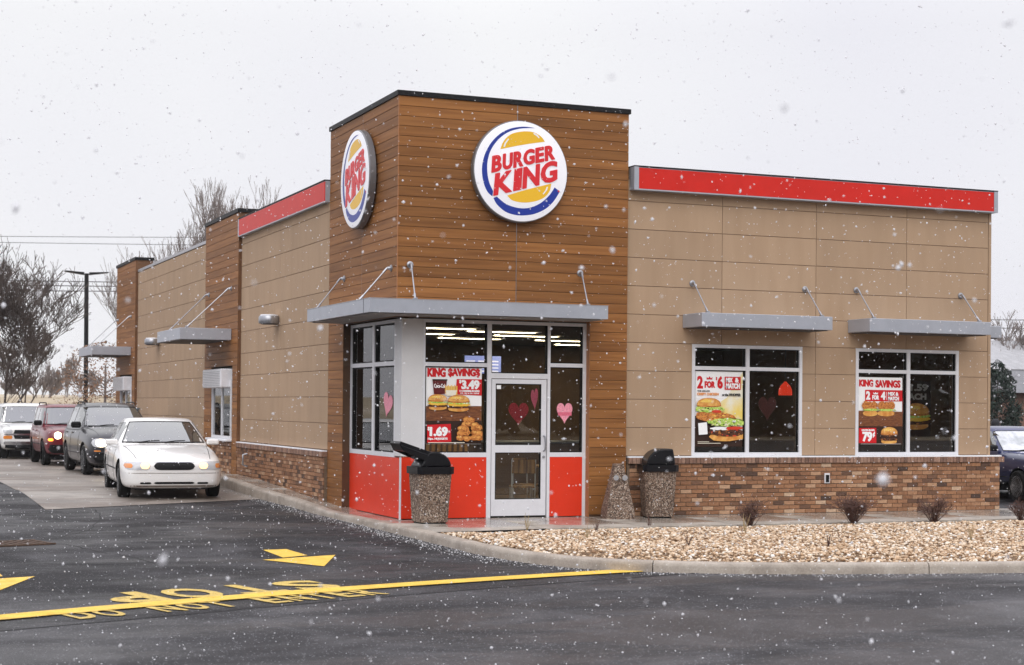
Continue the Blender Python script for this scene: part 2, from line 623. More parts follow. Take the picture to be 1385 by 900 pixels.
# ================================================================== GROUND
def grid_ground(name, xs, ys, mname, dz=0.0, z=None):
    vs = [(x, y, (zg(y) if z is None else z) + dz) for y in ys for x in xs]
    n = len(xs)
    fs = [(j * n + i, j * n + i + 1, (j + 1) * n + i + 1, (j + 1) * n + i) for j in range(len(ys) - 1) for i in range(n - 1)]
    mb = MB()
    mb.add(vs, fs)
    return mb


YS = [-900, -60, -20, -10, -6, -4, -2, -1, 0, 1, 2, 3, 4, 5, 6, 7, 8, 9, 10, 11, 12, 20, 30, 45]
g = grid_ground('ground', [-900, -60, -20, -10, 0, 10, 20, 60, 900], [-900, -60, -20, -10, -6, -2, 3, 8, 12, 45, 60, 900], 'field', -.03)
tag(g.build('ground', 'field', local=True), kind='structure')
g = grid_ground('lot', [-60, -20, -10, -5, 0, 5, 20, 60], YS[2:-1] + [42], 'asphalt_new')
tag(g.build('drive_lane', 'asphalt_new', local=True), kind='structure')


def smooth_path(pts, step=.15):
    P = [Vector(p).to_3d() if len(p) == 3 else Vector((p[0], p[1], 0)) for p in pts]
    out = []
    for i in range(len(P) - 1):
        p0, p1, p2, p3 = P[max(i - 1, 0)], P[i], P[i + 1], P[min(i + 2, len(P) - 1)]
        n = max(1, int((p2 - p1).length / step))
        for k in range(n):
            t = k / n
            out.append(.5 * ((2 * p1) + (p2 - p0) * t + (2 * p0 - 5 * p1 + 4 * p2 - p3) * t * t + (3 * p1 - p0 - 3 * p2 + p3) * t ** 3))
    out.append(P[-1])
    return out


# the nearer, older road surface: its seam runs just below the yellow line
seam = smooth_path([(-60, -28), (-14, -12.6), (-6.53, -9.79), (-2.54, -8.34), (.69, -7.42), (1.2, -7.3)], .5)
mb = MB()
n = len(seam)
mb.add([(p.x, p.y, -.116) for p in seam] + [(p.x, -60, -.116) for p in seam], [(i, n + i, n + i + 1, i + 1) for i in range(n - 1)])
mb.add([(1.2, -7.3, -.116), (1.2, -60, -.116), (60, -60, -.116), (60, -7.3, -.116)], [(0, 1, 2, 3)])
tag(mb.build('road', 'asphalt_old', local=True), kind='structure')
# tar line along the seam
mb = MB()
vs, fs = [], []
sj = [p for p in seam if p.x > -16]
for i, p in enumerate(sj):
    d = (sj[min(i + 1, len(sj) - 1)] - sj[max(i - 1, 0)]).normalized()
    nn = Vector((-d.y, d.x, 0))
    w = .018 + .012 * noise.noise(Vector((p.x * 3, 0, 0)))
    vs += [tuple(p + nn * w + Vector((0, 0, -.113))), tuple(p - nn * w + Vector((0, 0, -.113)))]
fs = [(2 * i, 2 * i + 1, 2 * i + 3, 2 * i + 2) for i in range(len(sj) - 1)]
mb.add(vs, fs)
tag(mb.build('road_seam', 'rubber', local=True), kind='structure')

# concrete pad of the drive-through lane, in slabs
pad = thing('concrete_lane', None, None, (-2.5, 15, 0))
tag(pad, kind='structure')


def pad_slab(x0, x1, xa0, xa1, y0, y1, h=.008):
    """x0..x1 at y0, xa0..xa1 at y1"""
    mb = MB()
    N = 6
    vs, g_ = [], .006
    for j in range(N + 1):
        t = j / N
        y = y0 + g_ + (y1 - y0 - 2 * g_) * t
        a, b = x0 + (xa0 - x0) * t + g_, x1 + (xa1 - x1) * t - g_
        vs += [(a, y, zg(y) + h), (b, y, zg(y) + h)]
    fs = [(2 * i, 2 * i + 1, 2 * i + 3, 2 * i + 2) for i in range(N)]
    mb.add(vs, fs)
    # front lip
    mb.add([(x0 + g_, y0 + g_, zg(y0) - .02), (x1 - g_, y0 + g_, zg(y0) - .02), (x1 - g_, y0 + g_, zg(y0) + h), (x0 + g_, y0 + g_, zg(y0) + h)], [(0, 1, 2, 3)])
    return mb


# nearest slab follows the skewed front edge (-4.56, 4.39) .. (-.66, 5.95)
mb = MB()
vs, fs = [], []
NX = 10
for i in range(NX + 1):
    t = i / NX
    x = -4.56 + (3.96) * t
    y0 = 4.39 + 1.5 * t
    for k in range(5):
        y = y0 + (9.0 - y0) * k / 4
        vs.append((x, y, zg(y) + .008))
for i in range(NX):
    for k in range(4):
        a = i * 5 + k
        fs.append((a, a + 5, a + 6, a + 1))
mb.add(vs, fs)
mb.build('slab', 'concrete_pad', pad)
for (a, b) in ((9, 13.5), (13.5, 18), (18, 22.5), (22.5, 27), (27, 33), (33, 40)):
    pad_slab(-4.6, -.58, -4.6, -.58, a, b).build('slab', 'concrete_pad', pad)

# ------------------------------------------------------------------ kerb
KP = smooth_path([(-.55, 30), (-.56, 14), (-.60, 10), (-.66, 7.4), (-.60, 5.6), (-.47, 4.03), (-.42, 2.31), (-.37, 0), (-.34, -1.89), (-.36, -3.4), (-.36, -4.5),
                  (-.22, -5.6), (.0, -6.2), (.30, -6.68), (.72, -7.05), (1.4, -7.46), (2.32, -7.80), (4.75, -8.38), (8, -8.9), (14, -9.4), (30, -10)], .16)
KW = .16


def path_norm(P, i):
    d = (P[min(i + 1, len(P) - 1)] - P[max(i - 1, 0)]).normalized()
    return Vector((-d.y, d.x, 0))       # to the left of travel


# travel runs from far (+y) down to the corner and then right: the building is on the left
kerb_in = []
segs = []
acc = 0
start = 0
for i in range(1, len(KP)):
    acc += (KP[i] - KP[i - 1]).length
    if acc > 3.05 or i == len(KP) - 1:
        segs.append((start, i))
        start, acc = i, 0
kerb = thing('kerb', None, None, (0, 0, 0))
tag(kerb, kind='structure')
for i, p in enumerate(KP):
    kerb_in.append(p + path_norm(KP, i) * KW)
for (a, b) in segs:
    mb = MB()
    vs = []
    for i in range(a, b + 1):
        p, nn = KP[i], path_norm(KP, i)
        d = (KP[min(i + 1, len(KP) - 1)] - KP[max(i - 1, 0)]).normalized()
        q = p + d * (.006 if i == a else (-.006 if i == b else 0))
        top, bot = zs(q.y) + .004 + .003 * noise.noise(Vector((q.x * 2, q.y * 2, 0))), zg(q.y) - .05
        for off, z in ((0, bot), (.004, top - .05), (.014, top - .018), (.034, top - .002), (.06, top + .002), (KW, top + .001), (KW, bot)):
            w = q + nn * (off + .004 * noise.noise(Vector((q.x * 5, q.y * 5, z * 9))))
            vs.append((w.x, w.y, z))
    m_ = b - a + 1
    fs = [(i * 7 + k, i * 7 + k + 1, (i + 1) * 7 + k + 1, (i + 1) * 7 + k) for i in range(m_ - 1) for k in range(6)]
    fs += [tuple(range(7)), tuple(reversed(range((m_ - 1) * 7, m_ * 7)))]
    mb.add(vs, fs)
    mb.build('kerb_stone', 'kerb', kerb, smooth='auto')

# ------------------------------------------------------------------ pavement (walk) slabs
walk = thing('sidewalk', None, None, (3, -1, 0))
tag(walk, kind='structure')


def kin_x(y):
    b = min((p for p in kerb_in if p.x < 1), key=lambda p: abs(p.y - y))
    return b.x + .004


ys = [-2.15, 0.0, 1.5, 3, 4.5, 6, 8, 10, 12, 15, 18, 21, 24, 27, 30]
for a, b in zip(ys[1:-1], ys[2:]):
    mb = MB()
    vs = []
    N = 6
    for k in range(N + 1):
        y = a + .005 + (b - a - .01) * k / N
        vs += [(kin_x(y), y, zs(y)), (.15, y, zs(y))]
    mb.add(vs, [(2 * i, 2 * i + 1, 2 * i + 3, 2 * i + 2) for i in range(N)])
    mb.build('slab', 'sidewalk', walk)
xs = [None, 1.55, 3.1, 4.65, 6.2, 7.75, 9.3, 10.9, 12.6, 14.4]
for a, b in zip(xs[:-1], xs[1:]):
    mb = MB()
    f0 = -2.12 + .0
    if a is None:
        vs = [(kin_x(-2.3), -2.3, 0), (.2, -2.3, 0), (b - .005, f0 + .0, 0), (b - .005, .3, 0), (kin_x(0), -.005, 0), (kin_x(-1), -1, 0)]
        mb.add(vs, [tuple(range(6))])
        mb.add([(kin_x(0), -.004, -.1), (.3, .0, -.1), (.3, .3, 0.0), (kin_x(0), -.004, 0.0)], [])
    else:
        mb.add([(a + .005, f0, 0), (b - .005, f0, 0), (b - .005, .3, 0), (a + .005, .3, 0)], [(0, 1, 2, 3)])
        mb.add([(a + .005, f0, -.1), (b - .005, f0, -.1), (b - .005, f0, 0), (a + .005, f0, 0)], [(0, 1, 2, 3)])
    mb.build('slab', 'sidewalk', walk)

# ------------------------------------------------------------------ gravel bed
bed_in = [(p.x, p.y) for p in kerb_in if p.y < -2.3 and p.x < 16]


def kerb_y(x):
    b = min((p for p in kerb_in if p.y < -5.0), key=lambda p: abs(p.x - x))
    return b.y


def in_bed(x, y):
    if y > -2.16 or x > 15: return False
    if x < .6:
        xa = kin_x(y) if y > -5.2 else None
        if xa is not None: return x > xa + .01
    return y > kerb_y(x) + .01


def bed_z(x, y):
    e = min(1, max(0, min(-2.12 - y, (y - kerb_y(max(x, .1)))) / .8))
    return -.045 + .06 * e + .02 * noise.noise(Vector((x * .8, y * .8, 0)))


mb = MB()
bx_ = np.arange(-.4, 15.2, .25)
by_ = np.arange(-9.6, -2.0, .25)
vs = [(x, y, bed_z(x, y) - .03) for y in by_ for x in bx_]
nn = len(bx_)
fs = [(j * nn + i, j * nn + i + 1, (j + 1) * nn + i + 1, (j + 1) * nn + i) for j in range(len(by_) - 1) for i in range(nn - 1)
      if in_bed(bx_[i] + .12, min(by_[j] + .12, -2.2))]
mb.add(vs, fs)
mat('soil', (.20, .13, .075), .95, var=.3, scale=20.)
tag(mb.build('gravel_bed_soil', 'soil', local=True), kind='structure')

ICO_V = []
_bm = bmesh.new()
bmesh.ops.create_icosphere(_bm, subdivisions=1, radius=1)
_bm.verts.index_update()
ICO_V = np.array([v.co[:] for v in _bm.verts])
ICO_F = np.array([[v.index for v in f.verts] for f in _bm.faces])
_bm.free()
OCT_V = np.array([(1, 0, 0), (-1, 0, 0), (0, 1, 0), (0, -1, 0), (0, 0, 1), (0, 0, -1)], float)
OCT_F = np.array([(0, 2, 4), (2, 1, 4), (1, 3, 4), (3, 0, 4), (2, 0, 5), (1, 2, 5), (3, 1, 5), (0, 3, 5)])


def scatter_mesh(name, P, S, base_v, base_f, mname, jitter=.25, rot=True, smooth=False):
    """P (n,3) centres, S (n,3) radii -> one mesh"""
    n, k = len(P), len(base_v)
    V = np.repeat(base_v[None], n, 0) * (1 + rng.uniform(-jitter, jitter, (n, k, 1)))
    V = V * S[:, None, :]
    if rot:
        a = rng.uniform(0, 2 * PI, n)
        b = rng.normal(0, .5, n)
        ca, sa, cb, sb = np.cos(a), np.sin(a), np.cos(b), np.sin(b)
        y, z = V[:, :, 1] * cb[:, None] - V[:, :, 2] * sb[:, None], V[:, :, 1] * sb[:, None] + V[:, :, 2] * cb[:, None]
        x = V[:, :, 0]
        V = np.stack([x * ca[:, None] - y * sa[:, None], x * sa[:, None] + y * ca[:, None], z], 2)
    V = V + P[:, None, :]
    F = (base_f[None] + (np.arange(n) * k)[:, None, None]).reshape(-1, 3)
    me = bpy.data.meshes.new(name)
    me.vertices.add(n * k)
    me.vertices.foreach_set('co', V.reshape(-1))
    me.loops.add(F.size)
    me.loops.foreach_set('vertex_index', F.reshape(-1).astype(np.int32))
    me.polygons.add(len(F))
    me.polygons.foreach_set('loop_start', np.arange(0, F.size, 3, dtype=np.int32))
    me.polygons.foreach_set('loop_total', np.full(len(F), 3, np.int32))
    if smooth:
        me.polygons.foreach_set('use_smooth', [True] * len(F))
    me.materials.append(M[mname])
    me.update(calc_edges=True)
    me.validate()
    ob = bpy.data.objects.new(name, me)
    COL.objects.link(ob)
    WL[ob] = Vector((0, 0, 0))
    return ob


pts = []
while len(pts) < 40000:
    x = rng.uniform(-.4, 13.5)
    y = rng.uniform(-9.5, -2.15)
    if in_bed(x, y): pts.append((x, y, bed_z(x, y) + rng.uniform(-.012, .018)))
P = np.array(pts)
r = rng.uniform(.010, .028, (len(P), 1)) * rng.uniform(.7, 1.15, (len(P), 1))
S = r * np.stack([rng.uniform(.9, 1.5, len(P)), rng.uniform(.8, 1.1, len(P)), rng.uniform(.45, .8, len(P))], 1)
tag(scatter_mesh('gravel', P, S, ICO_V, ICO_F, 'stone'), 'tan and white landscaping stones filling the bed between kerb and pavement', 'gravel', kind='stuff')

# loose grit and salt pellets along the kerb foot
pts = []
for i, p in enumerate(KP):
    if p.y > 8 or p.x > 12: continue
    nn_ = path_norm(KP, i)
    for _ in range(38):
        q = p - nn_ * (.01 + abs(rng.normal(0, .16)))
        pts.append((q.x + rng.uniform(-.08, .08), q.y + rng.uniform(-.08, .08), zg(q.y) + .003))
P = np.array([q for q in pts if True])
S = rng.uniform(.004, .012, (len(P), 1)) * np.array([[1.2, 1, .8]])
tag(scatter_mesh('grit', P, S, OCT_V, OCT_F, 'pellet'), 'pale grit and salt pellets lying along the foot of the kerb', 'grit', kind='stuff')
P = np.stack([rng.uniform(-9, 9, 3200), rng.uniform(-14, 5, 3200), np.zeros(3200)], 1)
P = P[(P[:, 0] < -.5) | (P[:, 1] < -9.2)]
P[:, 2] = [zg(y) + .008 for y in P[:, 1]]
S = rng.uniform(.003, .009, (len(P), 1)) * np.array([[1.1, 1, .6]])
tag(scatter_mesh('snow_pellets', P, S, OCT_V, OCT_F, 'snow'), 'white snow pellets scattered over the wet asphalt', 'snow', kind='stuff')

# ------------------------------------------------------------------ painted markings
ZP = -.1075


def strip(name, path, w):
    P = smooth_path(path, .25)
    vs = []
    for i, p in enumerate(P):
        nn = path_norm(P, i)
        e = .006 * noise.noise(Vector((p.x * 6, p.y * 6, 2)))
        vs += [(p.x + nn.x * (w / 2 + e), p.y + nn.y * (w / 2 + e), ZP), (p.x - nn.x * (w / 2 - e), p.y - nn.y * (w / 2 - e), ZP)]
    mb = MB()
    mb.add(vs, [(2 * i, 2 * i + 1, 2 * i + 3, 2 * i + 2) for i in range(len(P) - 1)])
    return mb


o = strip('l', [(-16, -13.6), (-10, -10.5), (-6.46, -8.94), (-4.8, -8.28), (-3.2, -7.74), (-1.2, -7.22), (.60, -6.86)], .31).build('painted_line', 'road_paint')
tag(o, 'long curving yellow painted stop line crossing the drive lane', 'road marking', kind='structure')

mb = MB()
ZA = -.1135
mb.add([(-2.76, -3.10, ZA), (-2.45, -3.06, ZA), (-2.42, -3.98, ZA), (-2.78, -4.19, ZA)], [(0, 1, 2, 3)])
mb.add([(-3.08, -4.40, ZA), (-2.08, -4.02, ZA), (-2.6, -5.36, ZA)], [(0, 1, 2)])
o = mb.build('painted_arrow', 'road_paint')
tag(o, 'yellow painted lane arrow nearest the building kerb', 'road marking', kind='structure')
mb = MB()
ZA = -.1135
mb.add([(-6.45, -4.60, ZA), (-6.14, -4.56, ZA), (-6.12, -5.44, ZA), (-6.48, -5.65, ZA)], [(0, 1, 2, 3)])
mb.add([(-6.8, -5.9, ZA), (-5.80, -5.54, ZA), (-6.3, -6.86, ZA)], [(0, 1, 2)])
tag(mb.build('painted_arrow', 'road_paint'), 'yellow painted lane arrow cut off at the left edge of the photo', 'road marking', kind='structure')


def road_text(name, letters, a, b, h, z, flip=False):
    """letters laid along a..b; flip = readable from the far side"""
    a, b = Vector(a), Vector(b)
    d = (b - a)
    nn = Vector((-d.y, d.x)).normalized()
    root = thing(name, None, None, (a.x, a.y, z))
    tag(root, kind='structure')
    n = len(letters)
    for i, ch in enumerate(letters):
        if ch == ' ': continue
        p0 = a + d * ((i + .10) / n)
        p1 = a + d * ((i + .90) / n)
        if flip:
            q = (p1, p0, p0 - nn * h, p1 - nn * h)
        else:
            q = (p0, p1, p1 + nn * h, p0 + nn * h)
        mb = MB()
        text_quad(mb, ch, *[tuple(k) for k in q], lambda x, y, t: (x, y, z), 0, off=.035 if flip else .03)
        mb.build('letter', 'road_paint_worn', root)
    return root


road_text('painted_word_stop', 'POTS', (-5.60, -7.46), (-3.13, -6.72), .84, -.1125, True)
road_text('painted_words_do_not_enter', 'DO NOT ENTER', (-5.86, -9.24), (-2.72, -8.22), .50, -.1115)

# cracks and a tarred patch edge in the drive lane
def crack(path, w, seed):
    P = smooth_path(path, .06)
    vs = []
    for i, p in enumerate(P):
        nn = path_norm(P, i)
        o_ = .05 * noise.noise(Vector((p.x * 2.5, p.y * 2.5, seed)))
        e = w * (.5 + .8 * abs(noise.noise(Vector((p.x * 9, p.y * 9, seed)))))
        c = p + nn * o_
        vs += [(c.x + nn.x * e, c.y + nn.y * e, zg(c.y) + .0016), (c.x - nn.x * e, c.y - nn.y * e, zg(c.y) + .0016)]
    mb = MB()
    mb.add(vs, [(2 * i, 2 * i + 1, 2 * i + 3, 2 * i + 2) for i in range(len(P) - 1)])
    return tag(mb.build('asphalt_crack', 'rubber', local=True), kind='structure')


crack([(-5.2, -1.3), (-4.9, -1.9), (-4.7, -2.9), (-4.55, -3.2), (-4.35, -4.4)], .02, 1)
crack([(-5.15, -.9), (-4.4, .6), (-3.9, 2.9), (-3.8, 4.3)], .014, 2)
crack([(-6.6, -1.6), (-7.6, -2.0), (-9.5, -1.6)], .016, 3)
crack([(-2.1, -9.6), (-.4, -10.4), (1.4, -10.2), (3.6, -11.0), (6.5, -10.8)], .012, 4)
crack([(-6.9, -11.5), (-5.4, -12.2), (-4.9, -13.3), (-3.2, -13.8)], .012, 5)

# storm drain
dr = thing('drain_grate', 'rusty cast iron drain grate sunk in the asphalt at the left', 'drain', (-5.65, -1.35, zg(-1.35)), None, math.radians(17))
mb = MB()
mb.box(-.45, .45, -.33, .33, -.002, .004)
mb.build('pit', 'gasket', dr, local=True).location = (0, 0, .002)
mat('rust', (.085, .05, .032), .8, var=.5, scale=30., bump=.5)
for s in (-1, 1):
    mb = MB(); mb.box(-.46, .46, s * .33 - .02, s * .33 + .02, 0, .02)
    mb.build('rim', 'rust', dr, local=True)
for k in range(9):
    x = -.42 + k * .105
    mb = MB(); mb.box(x - .022, x + .022, -.31, .31, 0, .018)
    mb.build('bar', 'rust', dr, local=True)

# ================================================================== THE RESTAURANT
WT, DT, HT, CZ = 3.844, 3.69, 6.458, 6.383
P_ = .0734
XE = 10.96
bld = thing('restaurant', 'corner restaurant building with wood clad tower, tan panels and red bands', 'restaurant', (5.5, 13, 0))


def rect_minus(r, holes):
    """rectangle (a0,a1,b0,b1) minus holes -> rectangles"""
    out = [r]
    for h in holes:
        nx = []
        for (a0, a1, b0, b1) in out:
            c0, c1, d0, d1 = max(a0, h[0]), min(a1, h[1]), max(b0, h[2]), min(b1, h[3])
            if c0 >= c1 or d0 >= d1:
                nx.append((a0, a1, b0, b1)); continue
            if b0 < d0: nx.append((a0, a1, b0, d0))
            if d1 < b1: nx.append((a0, a1, d1, b1))
            if a0 < c0: nx.append((a0, c0, d0, d1))
            if c1 < a1: nx.append((c1, a1, d0, d1))
        out = nx
    return out


_PC = {}


def piece(name, w, h, d, mname, bev=.003):
    """a board w x h facing -y, its face at y=0 and body behind it, chamfered rim"""
    key = (name, round(w, 3), round(h, 3), d, mname)
    if key not in _PC:
        mb = MB()
        b = bev
        vs = [(-w / 2, d, -h / 2), (w / 2, d, -h / 2), (w / 2, d, h / 2), (-w / 2, d, h / 2),
              (-w / 2, b, -h / 2), (w / 2, b, -h / 2), (w / 2, b, h / 2), (-w / 2, b, h / 2),
              (-w / 2 + b, 0, -h / 2 + b), (w / 2 - b, 0, -h / 2 + b), (w / 2 - b, 0, h / 2 - b), (-w / 2 + b, 0, h / 2 - b)]
        fs = [(3, 2, 1, 0), (8, 9, 10, 11)]
        for i in range(4):
            j = (i + 1) % 4
            fs += [(i, j, j + 4, i + 4), (i + 4, j + 4, j + 8, i + 8)]
        mb.add(vs, fs)
        _PC[key] = mb.mesh(name, mname)
    return _PC[key]


# ---- solid cores
def wall(name, boxes, mname='siding_joint', parent=bld):
    mb = MB()
    for b in boxes: mb.box(*b)
    return mb.build(name, mname, parent)


W1 = (5.047, 7.12, .97, 2.747)
W2 = (8.173, 10.28, .97, 2.747)
# front wall backing board (behind the panels), with window holes
siding_f = wall('siding', [(a, b, P_ + .012, P_ + .24, c, d) for a, b, c, d in rect_minus((3.83, XE - .02, .0, 5.40), [W1, W2])])
siding_l = wall('siding', [(.012, .25, 3.66, 10.32, 0, 5.40), (.012, .25, 13.55, 23.02, 0, 5.36)])
wall('wall', [(XE - .26, XE - .012, P_ + .25, 26.2, 0, 5.38)], 'siding')
wall('wall', [(.26, XE - .27, 25.95, 26.19, 0, 5.37)], 'siding')
wall('roof_deck', [(.26, XE - .27, .35, 25.94, 5.0, 5.1), (.06, WT - .06, .06, 3.60, 6.2, 6.36)], 'cap_black')
wall('tower_wall', [(WT - .045, WT - .02, .03, 3.64, 5.4, 6.38), (.03, WT - .05, 3.62, 3.66, 5.4, 6.38)], 'wood_dark')

# ---- panels on the front wall
JX = [3.86, 5.59, 7.38, 9.19, 10.90]
JZ = [.955, 1.406, 1.857, 2.309, 2.760, 3.212, 3.664, 4.116, 4.568, 5.02, 5.36]


def panels(parent, js, zs_, place_fn, holes=()):
    for i in range(len(js) - 1):
        for k in range(len(zs_) - 1):
            a0, a1, b0, b1 = js[i] + .004, js[i + 1] - .004, zs_[k] + .004, zs_[k + 1] - .004
            rs = rect_minus((a0, a1, b0, b1), holes)
            if not rs: continue
            if len(rs) == 1 and rs[0] == (a0, a1, b0, b1):
                me = piece('panel', a1 - a0, b1 - b0, .012, 'siding')
                place_fn(me, (a0 + a1) / 2, (b0 + b1) / 2)
            else:
                mb = MB()
                cx, cz = (a0 + a1) / 2, (b0 + b1) / 2
                for (c0, c1, d0, d1) in rs:
                    mb.box(c0 - cx, c1 - cx, 0, .0118, d0 - cz, d1 - cz)
                place_fn(mb.mesh('panel', 'siding'), cx, cz)


panels(siding_f, JX, JZ, lambda me, a, b: place('panel', me, (a, P_, b), siding_f), [W1, W2])
mb = MB(); mb.box(10.905, XE, P_ - .004, P_ + .245, .95, 5.19)
mb.build('corner_trim', 'siding', bld)
# left wall panels (a runs along -y so the board faces -x)
LZ = JZ[:-1] + [5.36]
for js in ([-10.29, -7.05, -3.70], [-22.99, -18.3, -13.58]):
    panels(siding_l, js, LZ if js[0] > -11 else JZ[:-1] + [5.345], lambda me, a, b: place('panel', me, (0, -a, b), siding_l, rz=-PI / 2))

# ---- wood cladding
PW = .1512
clad = wall('wood_cladding', [(.014, WT - .014, .014, .10, 3.06, 6.37), (.014, .10, .10, DT - .01, 3.06, 6.37),
                              (3.204, WT - .014, .014, .30, 0, 3.06), (.014, .30, 2.824, DT - .014, 0, 3.06)], 'wood_dark')


def planks(parent, a0, a1, z0, z1, fn, top=None):
    z = z0
    while z < z1 - .02:
        h = min(PW, z1 - z)
        me = piece('plank', a1 - a0, h - .006, .014, 'wood', .003)
        fn(me, (a0 + a1) / 2, z + h / 2)
        z += PW


zt0 = CZ - 22 * PW          # 3.057
ff = lambda me, a, b: place('plank', me, (a, 0, b), clad)
fl = lambda me, a, b: place('plank', me, (0, -a, b), clad, rz=-PI / 2)
planks(clad, .012, 1.926, zt0, CZ, ff)
planks(clad, 1.936, WT - .002, zt0, CZ, ff)
planks(clad, 3.195, WT - .002, zt0 - 20 * PW, zt0 - .001, ff)
planks(clad, -DT, -1.826, zt0, CZ, fl)
planks(clad, -1.816, -.012, zt0, CZ, fl)
planks(clad, -DT, -2.815, zt0 - 20 * PW, zt0 - .001, fl)
mb = MB(); mb.box(-.003, .010, -.003, .010, 3.06, CZ)
mb.build('corner_trim', 'wood_trim', clad)
mb = MB(); mb.box(1.928, 1.934, .002, .012, 3.3, CZ); mb.build('joint_strip', 'steel', clad)
mb = MB(); mb.box(.002, .012, 1.818, 1.824, 3.3, CZ); mb.build('joint_strip', 'steel', clad)
# jambs of the tower opening
mb = MB(); mb.box(3.190, 3.2035, .004, .30, 0, 3.06); mb.build('jamb', 'wood_trim', clad)
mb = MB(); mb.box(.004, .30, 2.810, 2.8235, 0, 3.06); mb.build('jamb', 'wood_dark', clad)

# tower cap
mb = MB()
mb.box(-.025, WT + .025, -.025, .12, CZ, HT); mb.box(-.025, .12, .121, DT + .02, CZ, HT)
mb.box(WT - .12, WT + .025, .121, DT + .02, CZ, HT); mb.box(.121, WT - .121, DT - .12, DT + .02, CZ, HT)
mb.build('parapet_cap', 'cap_black', bld)

# ---- red parapet bands
def band(name_, x0, x1, yf, z0, z1, parent=bld):
    mb = MB(); mb.box(x0, x1, yf + .012, P_ + .01, z0, z1, 0)
    b = mb.build('parapet_band', 'canopy_metal', parent)
    mb = MB(); mb.box(x0 + .085, x1 - .085, yf, yf + .012, z0 + .02, z1 - .014)
    mb.build('red_face', 'red_band', b)
    mb = MB()
    mb.box(x0, x0 + .082, yf - .004, yf + .012, z0 - .002, z1 + .002); mb.box(x1 - .082, x1, yf - .004, yf + .012, z0 - .002, z1 + .002)
    mb.box(x0 + .083, x1 - .083, yf - .004, yf + .012, z0 - .002, z0 + .018)
    mb.build('frame', 'canopy_metal', b)
    mb = MB(); mb.box(x0 - .002, x1 + .002, yf - .006, P_ + .14, z1 + .003, z1 + .02)
    mb.build('cap', 'cap_black', b)


band('r', 3.90, 10.97, -.09, 5.18, 5.545)
wall('parapet_wall', [(3.9, XE - .3, P_ + .02, P_ + .2, 5.405, 5.54)], 'siding')
mb = MB(); mb.box(-.078, .01, 3.71, 10.27, 5.18, 5.545)
lb = mb.build('parapet_band', 'canopy_metal', bld)
mb = MB(); mb.box(-.09, -.078, 3.72, 10.19, 5.20, 5.531); mb.build('red_face', 'red_band', lb)
mb = MB(); mb.box(-.094, -.080, 10.195, 10.27, 5.178, 5.547); mb.box(-.094, -.080, 3.71, 10.194, 5.178, 5.197); mb.build('frame', 'canopy_metal', lb)
mb = MB(); mb.box(-.096, .14, 3.71, 10.27, 5.548, 5.565); mb.build('cap', 'cap_black', lb)
mb = MB(); mb.box(-.012, .27, 13.60, 22.97, 5.362, 5.43); mb.build('coping', 'coping', bld)
mb = MB(); mb.box(.011, .24, 3.71, 10.27, 5.40, 5.54); mb.build('parapet_wall', 'siding', bld)


# ---- brick base
def brick_base(parent_name, xa, xb):
    pass


BZ = .826
bb = MB()
bb.box(3.86, 11.10, .0, P_ + .010, 0, BZ)
base_f = bb.build('brick_base', 'mortar', bld)
CH = BZ / 12
BL = .203
bk = 0
mass = MB()
nb = 0
order = []
for c in range(12):
    x = 3.90 - (BL / 2 if c % 2 else 0)
    while x < 11.105:
        x0, x1 = max(x, 3.90) + .005, min(x + BL, 11.11) - .005
        if x1 - x0 > .03:
            order.append((x0, x1, c))
        x += BL
order.sort(key=lambda t: (t[0] > 9.6, t[0]))
_bm = {}
for i, (x0, x1, c) in enumerate(order):
    z0 = c * CH + .005
    pr = random.uniform(-.003, .004)
    if nb < 295:
        me = piece('brick', round(x1 - x0, 3), CH - .010, .016, 'brick', .004)
        place('brick', me, ((x0 + x1) / 2, -.012 - pr, z0 + CH / 2 - .005), base_f)
        nb += 1
    else:
        mass.box(x0, x1, -.012 - pr, .004, z0, z0 + CH - .010)
# return of the base at the right end
for c in range(12):
    y = 0 if c % 2 else -.1
    while y < 12:
        mass.box(11.095, 11.112, max(y, .0) + .005, y + BL - .005, c * CH + .005, (c + 1) * CH - .005)
        y += BL
tag(mass.build('brick_mass', 'brick_mass', base_f), kind='stuff')
mb = MB(); mb.box(XE - .01, 11.10, P_ + .02, 12, 0, BZ); mb.build('brick_return', 'mortar', bld)
capm = MB()
x = 3.87
while x < 11.13:
    capm.bbox(x + .003, x + .064, -.045 + random.uniform(-.003, .003), P_ + .004, BZ + .004, BZ + .098, .005)
    x += .0677
tag(capm.build('rowlock_cap', 'brick_cap', base_f), kind='stuff')
mb = MB(); mb.box(3.87, 11.11, -.03, P_ + .003, BZ, BZ + .085); mb.build('cap_mortar', 'mortar', base_f)
mb = MB(); mb.box(3.87, 11.13, -.035, P_ - .001, BZ + .100, BZ + .122); mb.build('sill_snow', 'snow', base_f)

# left brick base
bl = MB(); bl.box(-.05, .011, 3.70, 10.29, 0.0, BZ); bl.box(-.05, .011, 10.76, 12.85, 0, BZ - .02); bl.box(-.05, .011, 13.60, 22.98, 0, BZ)
base_l = bl.build('brick_base', 'mortar', bld)
mass = MB()
for (ya, yb) in ((3.70, 10.285), (10.80, 12.82), (13.60, 22.98)):
    for c in range(12):
        y = ya - (BL / 2 if c % 2 else 0)
        while y < yb:
            y0, y1 = max(y, ya) + .005, min(y + BL, yb) - .005
            if y1 - y0 > .03:
                mass.box(-.064 + random.uniform(-.004, .003), -.048, y0, y1, c * CH + .005, (c + 1) * CH - .005)
            y += BL
tag(mass.build('brick_mass', 'brick_mass', base_l), kind='stuff')
capm = MB()
for (ya, yb) in ((3.70, 10.29), (10.80, 12.82), (13.60, 22.98)):
    y = ya
    while y < yb - .03:
        capm.bbox(-.095, .003, y + .003, y + .064, BZ + .004, BZ + .095, .005)
        y += .0677
